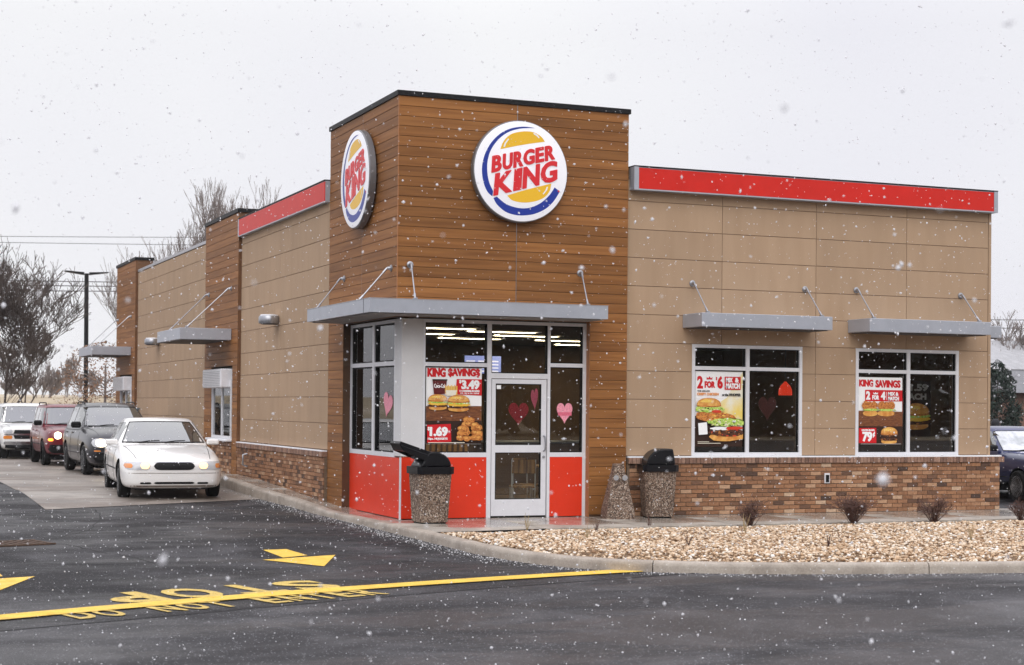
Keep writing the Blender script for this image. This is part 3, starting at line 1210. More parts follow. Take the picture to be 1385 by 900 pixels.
tag(capm.build('rowlock_cap', 'brick_cap', base_l), kind='stuff')
mb = MB(); mb.box(-.085, -.001, 3.71, 10.28, BZ + .097, BZ + .115); mb.build('sill_snow', 'snow', base_l)


# ---- pillars with the drive-through windows
def pillar(y0, y1, near):
    zb = zs(y0) - .3
    w0, w1 = y0 + .47, y1 - .75        # opening
    boxes = [(-.056, .40, y0 + .014, w0 - .0, zb, 5.70), (-.056, .40, w1, y1 - .014, zb, 5.70), (-.056, .40, w0, w1, 2.52, 5.70), (-.02, .40, w0, w1, zb, .93)]
    core = wall('wood_pillar', [tuple(b) for b in boxes], 'wood_dark')
    f = lambda me, a, b: place('plank', me, (-.07, -a, b), core, rz=-PI / 2)
    zt = 5.70
    n_ = int((zt - 2.55) / PW) + 1
    planks(core, -y1, -y0, zt - n_ * PW, zt, f)
    zt2 = zt - n_ * PW - .001
    m_ = int(zt2 / PW)
    planks(core, -(w0 - .01), -y0, zt2 - m_ * PW, zt2, f)
    planks(core, -y1, -(w1 + .01), zt2 - m_ * PW, zt2, f)
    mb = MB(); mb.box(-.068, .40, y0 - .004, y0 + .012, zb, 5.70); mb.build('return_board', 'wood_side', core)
    mb = MB()
    mb.box(-.10, .44, y0 - .03, y1 + .03, 5.70, 5.78)
    mb.build('pillar_cap', 'cap_black' if near else 'cap_black', core)
    # service window unit
    wn_ = MB()
    x0 = -.085
    za, zb2 = .98, 2.22
    ya, yb = w0 + .04, w1 - .12
    for b in ((x0, x0 + .08, ya, ya + .06, za, zb2), (x0, x0 + .08, yb - .06, yb, za, zb2), (x0, x0 + .08, ya + .061, yb - .061, za, za + .06),
              (x0, x0 + .08, ya + .061, yb - .061, zb2 - .14, zb2), (x0 + .01, x0 + .07, (ya + yb) / 2 - .03, (ya + yb) / 2 + .03, za + .061, zb2 - .141)):
        wn_.box(*b)
    u = wn_.build('service_window', 'frame_white', core)
    for (a, b) in ((ya + .061, (ya + yb) / 2 - .031), ((ya + yb) / 2 + .031, yb - .061)):
        mb = MB(); mb.box(x0 + .035, x0 + .041, a, b, za + .061, zb2 - .141)
        mb.build('pane', 'glass', u)
    mb = MB(); mb.box(-.018, .05, w0 + .01, w1 - .01, .95, 2.5); mb.build('recess', 'gasket', core)
    mb = MB(); mb.bbox(-.20, -.02, w0 - .01, w1 - .02, .93, .975, .008); mb.build('counter_shelf', 'snow', core)
    mb = MB(); mb.bbox(-.29, -.02, w0 + .12, w1 - .12, 2.06, 2.46, .02)
    ac = mb.build('air_curtain', 'frame_white', core)
    mb = MB()
    for k in range(9): mb.box(-.296, -.289, w0 + .2, w1 - .2, 2.10 + k * .036, 2.118 + k * .036)
    mb.build('grille', 'steel', ac)


pillar(10.29, 13.58, True)
pillar(22.99, 26.27, False)


# ---- canopies
def rod(parent, a, b, face):
    """tie rod from wall plate a to canopy top b"""
    mb = MB(); mb.tube([a, b], .0105, 8)
    r_ = mb.build('tie_rod', 'steel', parent, smooth='auto')
    a, b = Vector(a), Vector(b)
    d = (b - a).normalized()
    mb = MB()
    mb.tube([a, a + d * .10], .017, 8)
    mb.build('clevis', 'steel', parent, smooth='auto')
    mb = MB()
    mb.tube([b - d * .10, b], .017, 8)
    mb.bbox(b.x - .03, b.x + .03, b.y - .03, b.y + .03, b.z - .035, b.z + .012, .004)
    mb.build('clevis', 'steel', parent, smooth='auto')
    mb = MB()
    if face == 'y':
        mb.lathe([(.052, 0), (.052, -.015), (.03, -.022), (.026, -.05), (.018, -.07)], (a.x, a.y + .07, a.z), 'y', 14)
    else:
        mb.lathe([(.052, 0), (.052, -.015), (.03, -.022), (.026, -.05), (.018, -.07)], (a.x + .07, a.y, a.z), 'x', 14)
    mb.build('wall_plate', 'steel', parent, smooth='auto')


def canopy_box(x0, x1, y0, y1, z0, z1):
    mb = MB()
    mb.bbox(x0, x1, y0, y1, z0, z1, .006)
    c = mb.build('canopy', 'canopy_metal', bld)
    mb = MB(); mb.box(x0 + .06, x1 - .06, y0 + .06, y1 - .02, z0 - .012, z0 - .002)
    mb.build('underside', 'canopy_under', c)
    return c


# tower canopy wraps the corner
cv = .6115
mb = MB()
poly = [(-cv, -cv), (3.213, -cv), (3.213, -.004), (-.004, -.004), (-.004, 2.833), (-cv, 2.833)]
mb.prism(poly, 3.078, 3.278, 'z')
tc_ = mb.build('canopy', 'canopy_metal', bld)
mb = MB()
mb.prism([(-cv + .07, -cv + .07), (3.15, -cv + .07), (3.15, -.02), (-.02, -.02), (-.02, 2.77), (-cv + .07, 2.77)], 3.062, 3.076, 'z')
mb.build('underside', 'soffit', tc_)
mb = MB(); mb.prism([(-cv - .004, -cv - .004), (3.217, -cv - .004), (3.217, -cv + .02), (-cv + .02, -cv + .02), (-cv + .02, 2.837), (-cv - .004, 2.837)], 3.281, 3.288, 'z')
mb.build('drip_edge', 'coping', tc_)
mb = MB(); mb.box(-cv - .003, -cv + .001, -.30, -.294, 3.08, 3.275); mb.build('seam', 'gasket', tc_)
rod(tc_, (.20, -.07, 3.84), (.12, -.50, 3.30), 'y')
rod(tc_, (3.01, -.07, 3.82), (2.92, -.50, 3.30), 'y')
rod(tc_, (-.07, .27, 3.80), (-.50, .30, 3.30), 'x')
rod(tc_, (-.07, 2.77, 3.81), (-.50, 2.65, 3.30), 'x')
for (x0, x1, ra, rb) in ((4.87, 7.29, 5.04, 7.16), (8.01, 10.46, 8.17, 10.31)):
    c = canopy_box(x0, x1, -.575, P_ - .004, 3.015, 3.235)
    rod(c, (ra, P_ - .07, 3.74), (ra - .0, -.45, 3.255), 'y')
    rod(c, (rb, P_ - .07, 3.72), (rb - .0, -.45, 3.255), 'y')
for (y0, y1) in ((10.85, 13.45), (23.6, 26.2)):
    c = canopy_box(-1.16, -.075, y0, y1, 3.06, 3.30)
    rod(c, (-.14, y0 + .05, 4.15), (-1.0, y0 + .08, 3.32), 'x')
    rod(c, (-.14, y1 - .30, 4.15), (-1.0, y1 - .55, 3.32), 'x')
c = canopy_box(XE + .002, XE + .62, .55, 3.4, 3.03, 3.24)

# wall lights (half-drum fixtures) and small fittings
for y, z in ((7.2, 3.32), (19.7, 3.31)):
    mb = MB()
    mb.lathe([(.02, -.07), (.19, -.07), (.20, -.05), (.20, .05), (.185, .075), (.05, .085)], (-.17, y, z), 'z', 20)
    w_ = mb.build('wall_light', 'steel', bld, smooth='auto')
    mb = MB(); mb.box(-.17, -.001, y - .07, y + .07, z - .05, z + .05); mb.build('bracket', 'steel', w_)
    mb = MB(); mb.lathe([(.02, -.085), (.15, -.085), (.16, -.072)], (-.17, y, z), 'z', 20); mb.build('lens', 'canopy_under', w_)
    mb = MB(); mb.lathe([(.17, .078), (.165, .10), (.02, .11)], (-.17, y, z), 'z', 16); mb.build('snow_cap', 'snow', w_, smooth='auto')
mb = MB(); mb.bbox(7.51, 7.61, -.035, -.010, .49, .66, .004); ob_ = mb.build('outlet_box', 'frame_white', bld)
mb = MB(); mb.box(7.53, 7.59, -.045, -.034, .51, .63); mb.build('outlet_cover', 'gasket', ob_)
mb = MB(); mb.tube([(-.07, 9.3, .72), (-.16, 9.3, .70), (-.16, 9.3, .50), (-.07, 9.3, .46)], .02, 8); mb.build('pipe_stub', 'steel', bld, smooth='auto')


# ---- front windows
def window(x0, x1, z0, z1, xm, zt, yf=P_ - .012, fw=.055):
    mb = MB()
    d0, d1 = yf, yf + .11
    mb.box(x0, x0 + fw, d0, d1, z0, z1); mb.box(x1 - fw, x1, d0, d1, z0, z1)
    mb.box(x0 + fw, x1 - fw, d0 + .001, d1, z0, z0 + fw); mb.box(x0 + fw, x1 - fw, d0 + .001, d1, z1 - fw, z1)
    mb.box(xm - .033, xm + .033, d0 + .002, d1, z0 + fw, z1 - fw)
    mb.box(x0 + fw, xm - .033, d0 + .003, d1, zt - .03, zt + .03); mb.box(xm + .033, x1 - fw, d0 + .003, d1, zt - .03, zt + .03)
    w = mb.build('window', 'frame_white', bld)
    for (a, b) in ((x0 + fw, xm - .033), (xm + .033, x1 - fw)):
        for (c, d) in ((z0 + fw, zt - .03), (zt + .03, z1 - fw)):
            mb = MB(); mb.box(a, b, yf + .055, yf + .063, c, d); mb.build('pane', 'glass', w)
            mb = MB()
            g_ = .018
            mb.box(a, a + g_, yf + .03, yf + .075, c, d); mb.box(b - g_, b, yf + .03, yf + .075, c, d)
            mb.box(a + g_, b - g_, yf + .03, yf + .075, c, c + g_); mb.box(a + g_, b - g_, yf + .03, yf + .075, d - g_, d)
            mb.build('gasket', 'gasket', w)
    return w


window(5.047, 7.12, .95, 2.76, 6.08, 2.375)
window(8.173, 10.28, .95, 2.76, 9.24, 2.375)

# ---- corner storefront
YF, XL = .1225, .127
TOP = 3.04
sf = MB()
D = .10


def fbar(x0, x1, z0, z1, mb=None, e=0):
    (mb or sf).box(x0, x1, YF + e, YF + D, z0, z1)


def lbar(y0, y1, z0, z1, mb=None, e=0):
    (mb or sf).box(XL + e, XL + D, y0, y1, z0, z1)


# verticals
for x0, x1, z0 in ((.47, .505, .94), (1.515, 1.585, 0), (2.53, 2.575, 0), (3.135, 3.19, 0)):
    fbar(x0, x1, z0, TOP)
fbar(.505, 1.515, TOP - .05, TOP, e=.001); fbar(1.585, 2.53, TOP - .05, TOP, e=.001); fbar(2.575, 3.135, TOP - .05, TOP, e=.001)
fbar(.505, 1.515, 2.325, 2.385, e=.001); fbar(2.575, 3.135, 2.345, 2.405, e=.001)
fbar(1.585, 2.53, 2.155, 2.235, e=.001)
fbar(.505, 1.515, .94, 1.01, e=.001); fbar(2.575, 3.135, .94, 1.01, e=.001)
for y0, y1 in ((2.745, 2.81), (1.50, 1.60), (.44, .48)):
    lbar(y0, y1, .93, TOP)
for y0, y1 in ((1.60, 2.745), (.48, 1.50)):
    lbar(y0, y1, TOP - .05, TOP, e=.001); lbar(y0, y1, 2.335, 2.40, e=.001); lbar(y0, y1, .93, 1.0, e=.001)
st = sf.build('storefront_frame', 'frame_white', bld)
mb = MB(); mb.box(XL, .468, YF, YF + .08, .955, TOP); mb.box(XL, XL + .08, YF + .081, .438, .955, TOP)
mb.build('column_cladding', 'column_white', bld)


def fpane(x0, x1, z0, z1):
    mb = MB(); mb.box(x0, x1, YF + .05, YF + .058, z0, z1); mb.build('pane', 'glass', st)
    mb = MB(); g_ = .016
    mb.box(x0, x0 + g_, YF + .02, YF + .07, z0, z1); mb.box(x1 - g_ * 1.6, x1, YF + .02, YF + .07, z0, z1)
    mb.box(x0 + g_, x1 - g_ * 1.6, YF + .02, YF + .07, z0, z0 + g_); mb.box(x0 + g_, x1 - g_ * 1.6, YF + .02, YF + .07, z1 - g_, z1)
    mb.build('gasket', 'gasket', st)


def lpane(y0, y1, z0, z1):
    mb = MB(); mb.box(XL + .05, XL + .058, y0, y1, z0, z1); mb.build('pane', 'glass', st)
    mb = MB(); g_ = .02
    mb.box(XL + .02, XL + .07, y0, y0 + g_, z0, z1); mb.box(XL + .02, XL + .07, y1 - g_ * 2, y1, z0, z1)
    mb.box(XL + .02, XL + .07, y0 + g_, y1 - g_ * 2, z0, z0 + g_); mb.box(XL + .02, XL + .07, y0 + g_, y1 - 2 * g_, z1 - g_, z1)
    mb.build('gasket', 'gasket', st)


fpane(.505, 1.515, 1.01, 2.325); fpane(.505, 1.515, 2.385, TOP - .05)
fpane(1.585, 2.53, 2.235, TOP - .05)
fpane(2.575, 3.135, 1.01, 2.345); fpane(2.575, 3.135, 2.405, TOP - .05)
for y0, y1 in ((1.60, 2.745), (.48, 1.50)):
    lpane(y0, y1, 1.0, 2.335); lpane(y0, y1, 2.40, TOP - .05)
# red bulkhead panels
for i, (x0, x1) in enumerate(((XL + .012, 1.513), (2.577, 3.188))):
    mb = MB(); mb.box(x0, x1, YF + .004, YF + .06, .012, .938); mb.build('red_panel', 'red_panel', bld)
mb = MB(); mb.box(XL + .004, XL + .06, YF + .062, 2.808, .012, .928); mb.build('red_panel', 'red_panel', bld)
mb = MB(); mb.box(XL - .002, XL + .0115, YF + .001, YF + .061, 0, .94); mb.build('corner_bead', 'frame_white', bld)
mb = MB(); mb.box(XL + .061, 1.58, YF + .061, YF + .09, 0, .93); mb.box(2.535, 3.187, YF + .061, YF + .09, 0, .93); mb.box(XL + .061, XL + .09, YF + .091, 2.80, 0, .925); mb.build('kick_wall', 'in_wall', bld)
# header over the glass
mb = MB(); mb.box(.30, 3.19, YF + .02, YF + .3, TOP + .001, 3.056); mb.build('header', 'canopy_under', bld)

# ---- entrance door
dm = MB()
x0, x1, z0, z1 = 1.60, 2.515, .03, 2.145
yd = YF + .012
for b in ((x0, x0 + .062, z0, z1), (x1 - .085, x1, z0, z1), (x0 + .062, x1 - .085, z1 - .07, z1), (x0 + .062, x1 - .085, 1.01, 1.125), (x0 + .062, x1 - .085, z0, .285)):
    dm.box(b[0], b[1], yd + (.0 if b[3] == z1 and b[2] == z0 else .002), yd + .045, b[2], b[3])
door = dm.build('entrance_door', 'frame_white', bld)
for c, d in ((.285, 1.01), (1.125, z1 - .07)):
    mb = MB(); mb.box(x0 + .062, x1 - .085, yd + .02, yd + .026, c, d); mb.build('pane', 'glass', door)
    mb = MB()
    for b in ((x0 + .062, x0 + .078, c, d), (x1 - .101, x1 - .085, c, d), (x0 + .078, x1 - .101, c, c + .014), (x0 + .078, x1 - .101, d - .014, d)):
        mb.box(b[0], b[1], yd + .006, yd + .04, b[2], b[3])
    mb.build('gasket', 'gasket', door)
mb = MB(); mb.box(x0, x1, yd + .01, yd + .05, .004, .028); mb.build('threshold', 'gasket', door)
mb = MB()
mb.tube([(2.475, yd, 1.27), (2.475, yd - .06, 1.25), (2.475, yd - .07, 1.15), (2.475, yd - .06, 1.05), (2.475, yd, 1.03)], .013, 8)
mb.build('handle', 'steel', door, smooth='auto')
mb = MB(); mb.lathe([(.022, 0), (.022, -.012), (.01, -.014)], (2.475, yd, .94), 'y', 12); mb.build('lock', 'steel', door)

# ---- inside the restaurant
mat('in_floor', (.13, .09, .06), .35, var=.2, scale=3.)
mat('in_ceiling', (.075, .06, .045), .9)
mat('in_wood', (.50, .27, .08), .6, col2=(.16, .08, .03), mscale=2., stretch=(9., 9., .6))
mat('lamp_panel', (.9, .9, .85), .6, emit=(1., .82, .52), estr=13.)
wall('floor_slab', [(.24, XE - .27, .33, 13, -.06, .004)], 'in_floor')
wall('ceiling', [(.24, XE - .27, .33, 13, 3.02, 3.06)], 'in_ceiling')
wall('partition', [(.24, XE - .27, 9.0, 9.1, .005, 3.015)], 'in_wall')
wall('inner_lining', [(.255, .27, 3.7, 9, .005, 3.015), (XE - .30, XE - .272, .4, 9, .005, 3.015)], 'in_wall')
wall('inner_lining', [(a, b, P_ + .245, P_ + .27, c, d) for a, b, c, d in rect_minus((3.86, XE - .28, .005, 3.015), [W1, W2])], 'in_wall')
wall('inner_lining', [(3.215, 3.84, .31, .33, .005, 3.015), (.31, .33, 2.83, 3.68, .005, 3.015)], 'in_wall')

k = 0
for (x, y, w, lab) in ((1.5, 2.2, 1.2, 'lit ceiling panel seen highest through the left storefront pane'), (2.9, 2.9, 1.2, 'lit ceiling panel above the entrance transom window'),
                  (1.9, 4.3, 1.2, 'lit ceiling panel deep behind the poster pane'), (3.9, 4.2, 1.2, 'lit ceiling panel behind the transom over the entrance'),
                  (3.4, 5.8, 1.2, 'small far ceiling panel glowing behind the entrance'), (5.4, 5.8, 1.2, 'lit ceiling panel beyond the right storefront pane'),
                  (6.6, 7.6, 1.2, 'farthest lit ceiling panel seen through the storefront')):
    r_ = thing('ceiling_light', lab, 'ceiling light', (x, y, 3.0), 'lit panels in the dining room ceiling')
    mb = MB(); mb.box(x - w / 2, x + w / 2, y - .16, y + .16, 3.004, 3.016); mb.build('diffuser', 'lamp_panel', r_)
    mb = MB(); mb.box(x - w / 2 - .03, x + w / 2 + .03, y - .19, y - .162, 3.0, 3.018); mb.box(x - w / 2 - .03, x + w / 2 + .03, y + .162, y + .19, 3.0, 3.018); mb.build('frame', 'frame_white', r_)

# menu screen
r_ = thing('menu_screen', 'blue and white glowing menu screen hanging inside above the door', 'screen', (3.15, 4.6, 2.4))
mb = MB(); mb.bbox(2.80, 3.55, 4.6, 4.66, 2.30, 2.66, .01); mb.build('housing', 'gasket', r_)
mat('screen_blue', (.2, .25, .5), .4, emit=(.22, .26, .62), estr=.8)
mat('screen_white', (.6, .6, .7), .4, emit=(.7, .72, .9), estr=.7)
mb = MB(); mb.box(2.82, 3.53, 4.592, 4.598, 2.32, 2.64); mb.build('display', 'screen_blue', r_)
mb = MB()
for i in range(3):
    for j in range(4): mb.box(2.85 + i * .23, 3.02 + i * .23, 4.588, 4.591, 2.35 + j * .06, 2.375 + j * .06)
mb.build('menu_lines', 'screen_white', r_)

mat('lamp_red', (.75, .03, .015), .35, emit=(1, .06, .02), estr=.55)


def pendant(x, y, z, lab):
    r_ = thing('pendant_lamp', lab, 'pendant lamp', (x, y, z), 'red pendant lamps over the tables')
    mb = MB(); mb.lathe([(.12, 0), (.125, .02), (.12, .10), (.09, .17), (.04, .22), (.02, .25)], (x, y, z), 'z', 20); mb.build('lamp_shade', 'lamp_red', r_, smooth='auto')
    mb = MB(); mb.tube([(x, y, z + .25), (x, y, 3.0)], .008, 6); mb.build('cord', 'cable', r_)


pendant(8.17, 2.3, 1.97, 'red glowing pendant lamp seen in the right half of the middle window')
pendant(.96, 4.9, 1.98, 'small red pendant lamp seen through the side window by the column')
pendant(11.0 - 1.3, 3.2, 2.0, 'red pendant lamp deep behind the far right window')


mat('chair_metal', (.62, .60, .56), .35, metal=.2)


def table(x, y, lab, w=.75, d=.65):
    r_ = thing('table', lab, 'table', (x, y, 0), 'dining tables inside the restaurant')
    mb = MB(); mb.bbox(x - w / 2, x + w / 2, y - d / 2, y + d / 2, .72, .755, .008); mb.build('table_top', 'in_wood', r_)
    mb = MB(); mb.tube([(x, y, .02), (x, y, .72)], .035, 10); mb.lathe([(.26, 0.005), (.26, .02), (.05, .05)], (x, y, 0), 'z', 16); mb.build('pedestal', 'steel', r_, smooth='auto')


def chair(x, y, rz, lab):
    r_ = thing('chair', lab, 'chair', (x, y, 0), 'metal dining chairs inside the restaurant', rz)
    mb = MB(); mb.bbox(-.2, .2, -.2, .2, .43, .46, .008); mb.build('seat', 'in_wood', r_, local=True)
    mb = MB(); mb.bbox(-.19, .19, .19, .215, .66, .88, .006); mb.build('backrest', 'in_wood', r_, local=True)
    for sx in (-1, 1):
        mb = MB(); mb.tube([(sx * .18, .17, .0), (sx * .185, .19, .45), (sx * .185, .205, .88)], .013, 6); mb.build('leg', 'chair_metal', r_, local=True)
        mb = MB(); mb.tube([(sx * .18, -.18, .0), (sx * .18, -.17, .43)], .013, 6); mb.build('leg', 'chair_metal', r_, local=True)


table(3.3, 1.7, 'small dining table right behind the entrance door glass')
table(4.6, 2.2, 'dining table behind the right storefront pane')
table(6.3, 1.5, 'dining table inside the middle window below the poster')
table(9.3, 1.6, 'dining table inside the far right window')
table(.95, 2.1, 'dining table beside the tall side window')
chair(2.42, .85, PI - .3, 'metal framed chair nearest the entrance door glass')
chair(2.75, 1.35, .5, 'metal framed chair behind the table at the entrance')
chair(4.2, 1.5, PI, 'metal framed chair behind the right storefront pane')
chair(6.9, 1.9, 1.2, 'metal framed chair inside the middle window')
chair(9.9, 2.3, .3, 'metal framed chair inside the far right window')
chair(1.0, 2.9, .1, 'metal framed chair beside the tall side window')
r_ = thing('slatted_partition', 'golden brown wooden slat screen seen through the side windows', 'partition', (2.1, 3.6, 0))
mb = MB(); mb.box(.35, 2.8, 4.15, 4.18, .02, 1.38); mb.build('back_board', 'in_wall', r_)
for i in range(23):
    x = .36 + i * .104
    mb = MB(); mb.box(x, x + .07, 4.10, 4.145, .02, 1.40 + .0); mb.build('slat', 'in_wood', r_)
r_ = thing('service_counter', 'long dark service counter at the back of the dining room', 'counter', (5.5, 6.6, 0))
mb = MB(); mb.box(4.0, 9.5, 6.4, 7.0, .01, 1.0); mb.build('front', 'in_wall', r_)
mb = MB(); mb.bbox(3.95, 9.55, 6.34, 7.05, 1.005, 1.05, .01); mb.build('worktop', 'steel', r_)

# ================================================================== SIGNS
LOGO = dict(
    cres=[(520, 128), (460, 118), (400, 118), (330, 132), (260, 168), (195, 235), (150, 320), (130, 410), (133, 490), (150, 560), (175, 610), (207, 640),
          (212, 600), (185, 540), (170, 470), (168, 390), (185, 310), (220, 245), (270, 190), (330, 152), (400, 132), (460, 127)],
    arc=[(215, 652), (240, 700), (300, 755), (370, 783), (440, 790), (520, 780), (600, 745), (660, 690), (708, 615), (668, 582), (630, 640), (570, 695),
         (500, 728), (430, 736), (360, 722), (300, 695), (240, 643)],
    bun1=[(262, 285), (275, 245), (305, 200), (350, 168), (420, 153), (490, 155), (540, 175), (575, 205), (592, 232), (500, 243), (380, 262)],
    bun2=[(316, 636), (400, 610), (520, 580), (643, 552), (635, 600), (600, 650), (540, 680), (460, 692), (390, 685), (340, 665)],
    hi1=[(284, 268), (292, 240), (318, 205), (326, 210), (303, 243), (296, 268)],
    hi2=[(508, 163), (535, 178), (552, 200), (545, 206), (528, 188), (505, 172)],
    hi3=[(618, 575), (612, 600), (585, 635), (578, 630), (600, 600), (608, 578)])


def dense(poly, n=4):
    """Catmull-Rom closed resample"""
    out = []
    L_ = len(poly)
    for i in range(L_):
        p0, p1, p2, p3 = [np.array(poly[(i + d) % L_], float) for d in (-1, 0, 1, 2)]
        a = p1 - p0; b = p2 - p1; c = p3 - p2
        cosA = np.dot(a, b) / (np.linalg.norm(a) * np.linalg.norm(b) + 1e-9)
        cosB = np.dot(b, c) / (np.linalg.norm(c) * np.linalg.norm(b) + 1e-9)
        if cosA < .5 or cosB < .5:
            out.append(tuple(p1)); continue
        for k in range(n):
            t = k / n
            out.append(tuple(.5 * ((2 * p1) + (p2 - p0) * t + (2 * p0 - 5 * p1 + 4 * p2 - p3) * t * t + (3 * p1 - p0 - 3 * p2 + p3) * t ** 3)))
    return out


def sign_meshes():
    """round illuminated sign, facing -y, centre at the origin, back at y = 0"""
    R = .785
    T = .15
    fn = lambda a, b, t: ((a - 418) / 350 * R, -T - t, (455 + (a - 418) * .085 - b) / 387 * R)
    out = []
    mb = MB(); mb.lathe([(R - .02, -.03), (R, -.035), (R, -T + .02), (R - .012, -T + .004), (R - .05, -T + .004)], (0, 0, 0), 'y', 72)
    out.append(('can', mb.mesh('can', 'sign_side', 'auto')))
    mb = MB(); mb.lathe([(R - .016, -T + .003), (R - .016, -T - .0), (R - .03, -T - .004)], (0, 0, 0), 'y', 72)
    out.append(('face', mb.mesh('face', 'sign_face', 'auto')))

    def shape(nm, poly, m, d):
        mb = MB()
        vs = [fn(a, b, d) for a, b in dense(poly)]
        bm = bmesh.new()
        bv = [bm.verts.new(v) for v in vs]
        f = bm.faces.new(bv)
        r = bmesh.ops.triangulate(bm, faces=[f])
        bm.verts.index_update()
        mb.add([tuple(v.co) for v in bm.verts], [tuple(v.index for v in f.verts) for f in bm.faces])
        bm.free()
        out.append((nm, mb.mesh(nm, m)))

    def strip2(nm, outer, inner, m, d, n=44):
        def rs(pl):
            P_l = [Vector((a, b, 0)) for a, b in pl]
            sm = []
            for i in range(len(P_l) - 1):
                p0, p1, p2, p3 = P_l[max(i - 1, 0)], P_l[i], P_l[i + 1], P_l[min(i + 2, len(P_l) - 1)]
                for k in range(8):
                    t = k / 8
                    sm.append(.5 * ((2 * p1) + (p2 - p0) * t + (2 * p0 - 5 * p1 + 4 * p2 - p3) * t * t + (3 * p1 - p0 - 3 * p2 + p3) * t ** 3))
            sm.append(P_l[-1])
            return [sm[int(i * (len(sm) - 1) / n)] for i in range(n + 1)]
        A, B = rs(outer), rs(inner)
        mb = MB()
        vs = []
        for a, b in zip(A, B): vs += [fn(a.x, a.y, d), fn(b.x, b.y, d)]
        mb.add(vs, [(2 * i, 2 * i + 1, 2 * i + 3, 2 * i + 2) for i in range(n)])
        out.append((nm, mb.mesh(nm, m)))
    strip2('crescent', LOGO['cres'][:12], list(reversed(LOGO['cres'][12:])), 'logo_blue', .006)
    strip2('crescent', LOGO['arc'][:9], list(reversed(LOGO['arc'][9:])), 'logo_blue', .006)
    shape('bun', LOGO['bun1'], 'logo_yellow', .006)
    shape('bun', LOGO['bun2'], 'logo_yellow', .006)
    shape('bun_highlight', LOGO['hi1'], 'logo_white', .008)
    shape('bun_highlight', LOGO['hi2'], 'logo_white', .008)
    shape('bun_highlight', LOGO['hi3'], 'logo_white', .008)
    for word, BL_, BR_, TR_, TL_ in (('BURGER', (194, 462), (672, 364), (667, 256), (200, 338)), ('KING', (208, 637), (690, 530), (690, 372), (222, 472))):
        n = len(word)
        wts = {'BURGER': [1, 1, 1, 1.05, .88, 1.02], 'KING': [1.25, .58, 1.15, 1.15]}[word]
        tot = sum(wts)
        acc_ = 0
        for ch, w_ in zip(word, wts):
            u0, u1 = (acc_ + (-.05 if ch == 'G' and word == 'BURGER' else .03)) / tot, (acc_ + w_ - .02) / tot
            acc_ += w_
            lp = lambda A, B, t: (A[0] + (B[0] - A[0]) * t, A[1] + (B[1] - A[1]) * t)
            mb = MB()
            # chunky letter: drawn a little oversize in weight, flush in its cell
            for q_, (da, db) in enumerate(((0, 0), (-3.5, 0), (3.5, 0), (0, -2.5), (0, 2.5), (2.5, 2), (-2.5, -2))):
                f2 = lambda a, b, t, da=da, db=db, q_=q_: fn(a + da, b + db, (t + .0085 + .0003 * q_) if t else .006)
                text_quad(mb, ch, lp(BL_, BR_, u0 + .008), lp(BL_, BR_, u1 - .008), lp(TL_, TR_, u1 - .008), lp(TL_, TR_, u0 + .008), f2, 0, off=.028, thick=.004)
            out.append(('letter', mb.mesh('letter', 'logo_red')))
    mb = MB(); mb.lathe([(.016, -T - .006), (.013, -T - .008)], (.63, 0, -.27), 'y', 12)
    out.append(('registered_mark', mb.mesh('registered_mark', 'logo_red')))
    return out


SM = sign_meshes()
for loc, rz, lab in (((1.935, -.0, 5.335), 0, 'round illuminated burger logo sign on the tower face above the entrance'),
                     ((-.0, 1.76, 5.32), -PI / 2, 'round burger logo sign seen edge-on at the left side of the tower')):
    r_ = thing('restaurant_sign', lab, 'sign', loc, 'round logo signs on the tower', rz)
    for nm, me in SM:
        o = bpy.data.objects.new(nm, me); COL.objects.link(o); o.parent = r_


# ================================================================== POSTERS
for n_, c_ in dict(p_white=(.92, .92, .92), p_red=(.62, .010, .016), p_cream=(.85, .80, .66), p_dark=(.035, .014, .008), p_orange=(.80, .28, .05), p_black=(.02, .02, .02),
                   p_grey=(.45, .42, .40), p_cup=(.12, .012, .012), p_fry=(.88, .58, .12)).items():
    mat(n_, c_, .5, spec=.3)
mat('p_shelf', (.24, .085, .028), .35, col2=(.13, .04, .014), mscale=14., stretch=(1, 1, 5.))
mat('p_bun', (.62, .24, .045), .35, col2=(.82, .46, .12), mscale=9., mpos=(.4, .62))
mat('p_crust', (.66, .26, .06), .35, col2=(.36, .10, .018), mscale=30., mpos=(.42, .6))
mat('p_patty', (.14, .045, .018), .35, col2=(.05, .016, .008), mscale=40.)
mat('p_cheese', (.88, .52, .04), .35)
mat('p_lettuce', (.30, .50, .05), .35, col2=(.62, .78, .20), mscale=34., mpos=(.4, .6))
mat('p_tomato', (.66, .05, .02), .35)
mat('p_glow', (.86, .66, .16), .35, col2=(.86, .82, .66), mscale=3., mpos=(.4, .62))
PM = ['p_white', 'p_red', 'p_cream', 'p_dark', 'p_orange', 'p_black', 'p_grey', 'p_cup', 'p_fry', 'p_shelf', 'p_bun', 'p_crust', 'p_patty', 'p_cheese', 'p_lettuce', 'p_tomato', 'p_glow']
PI_ = {n: i for i, n in enumerate(PM)}


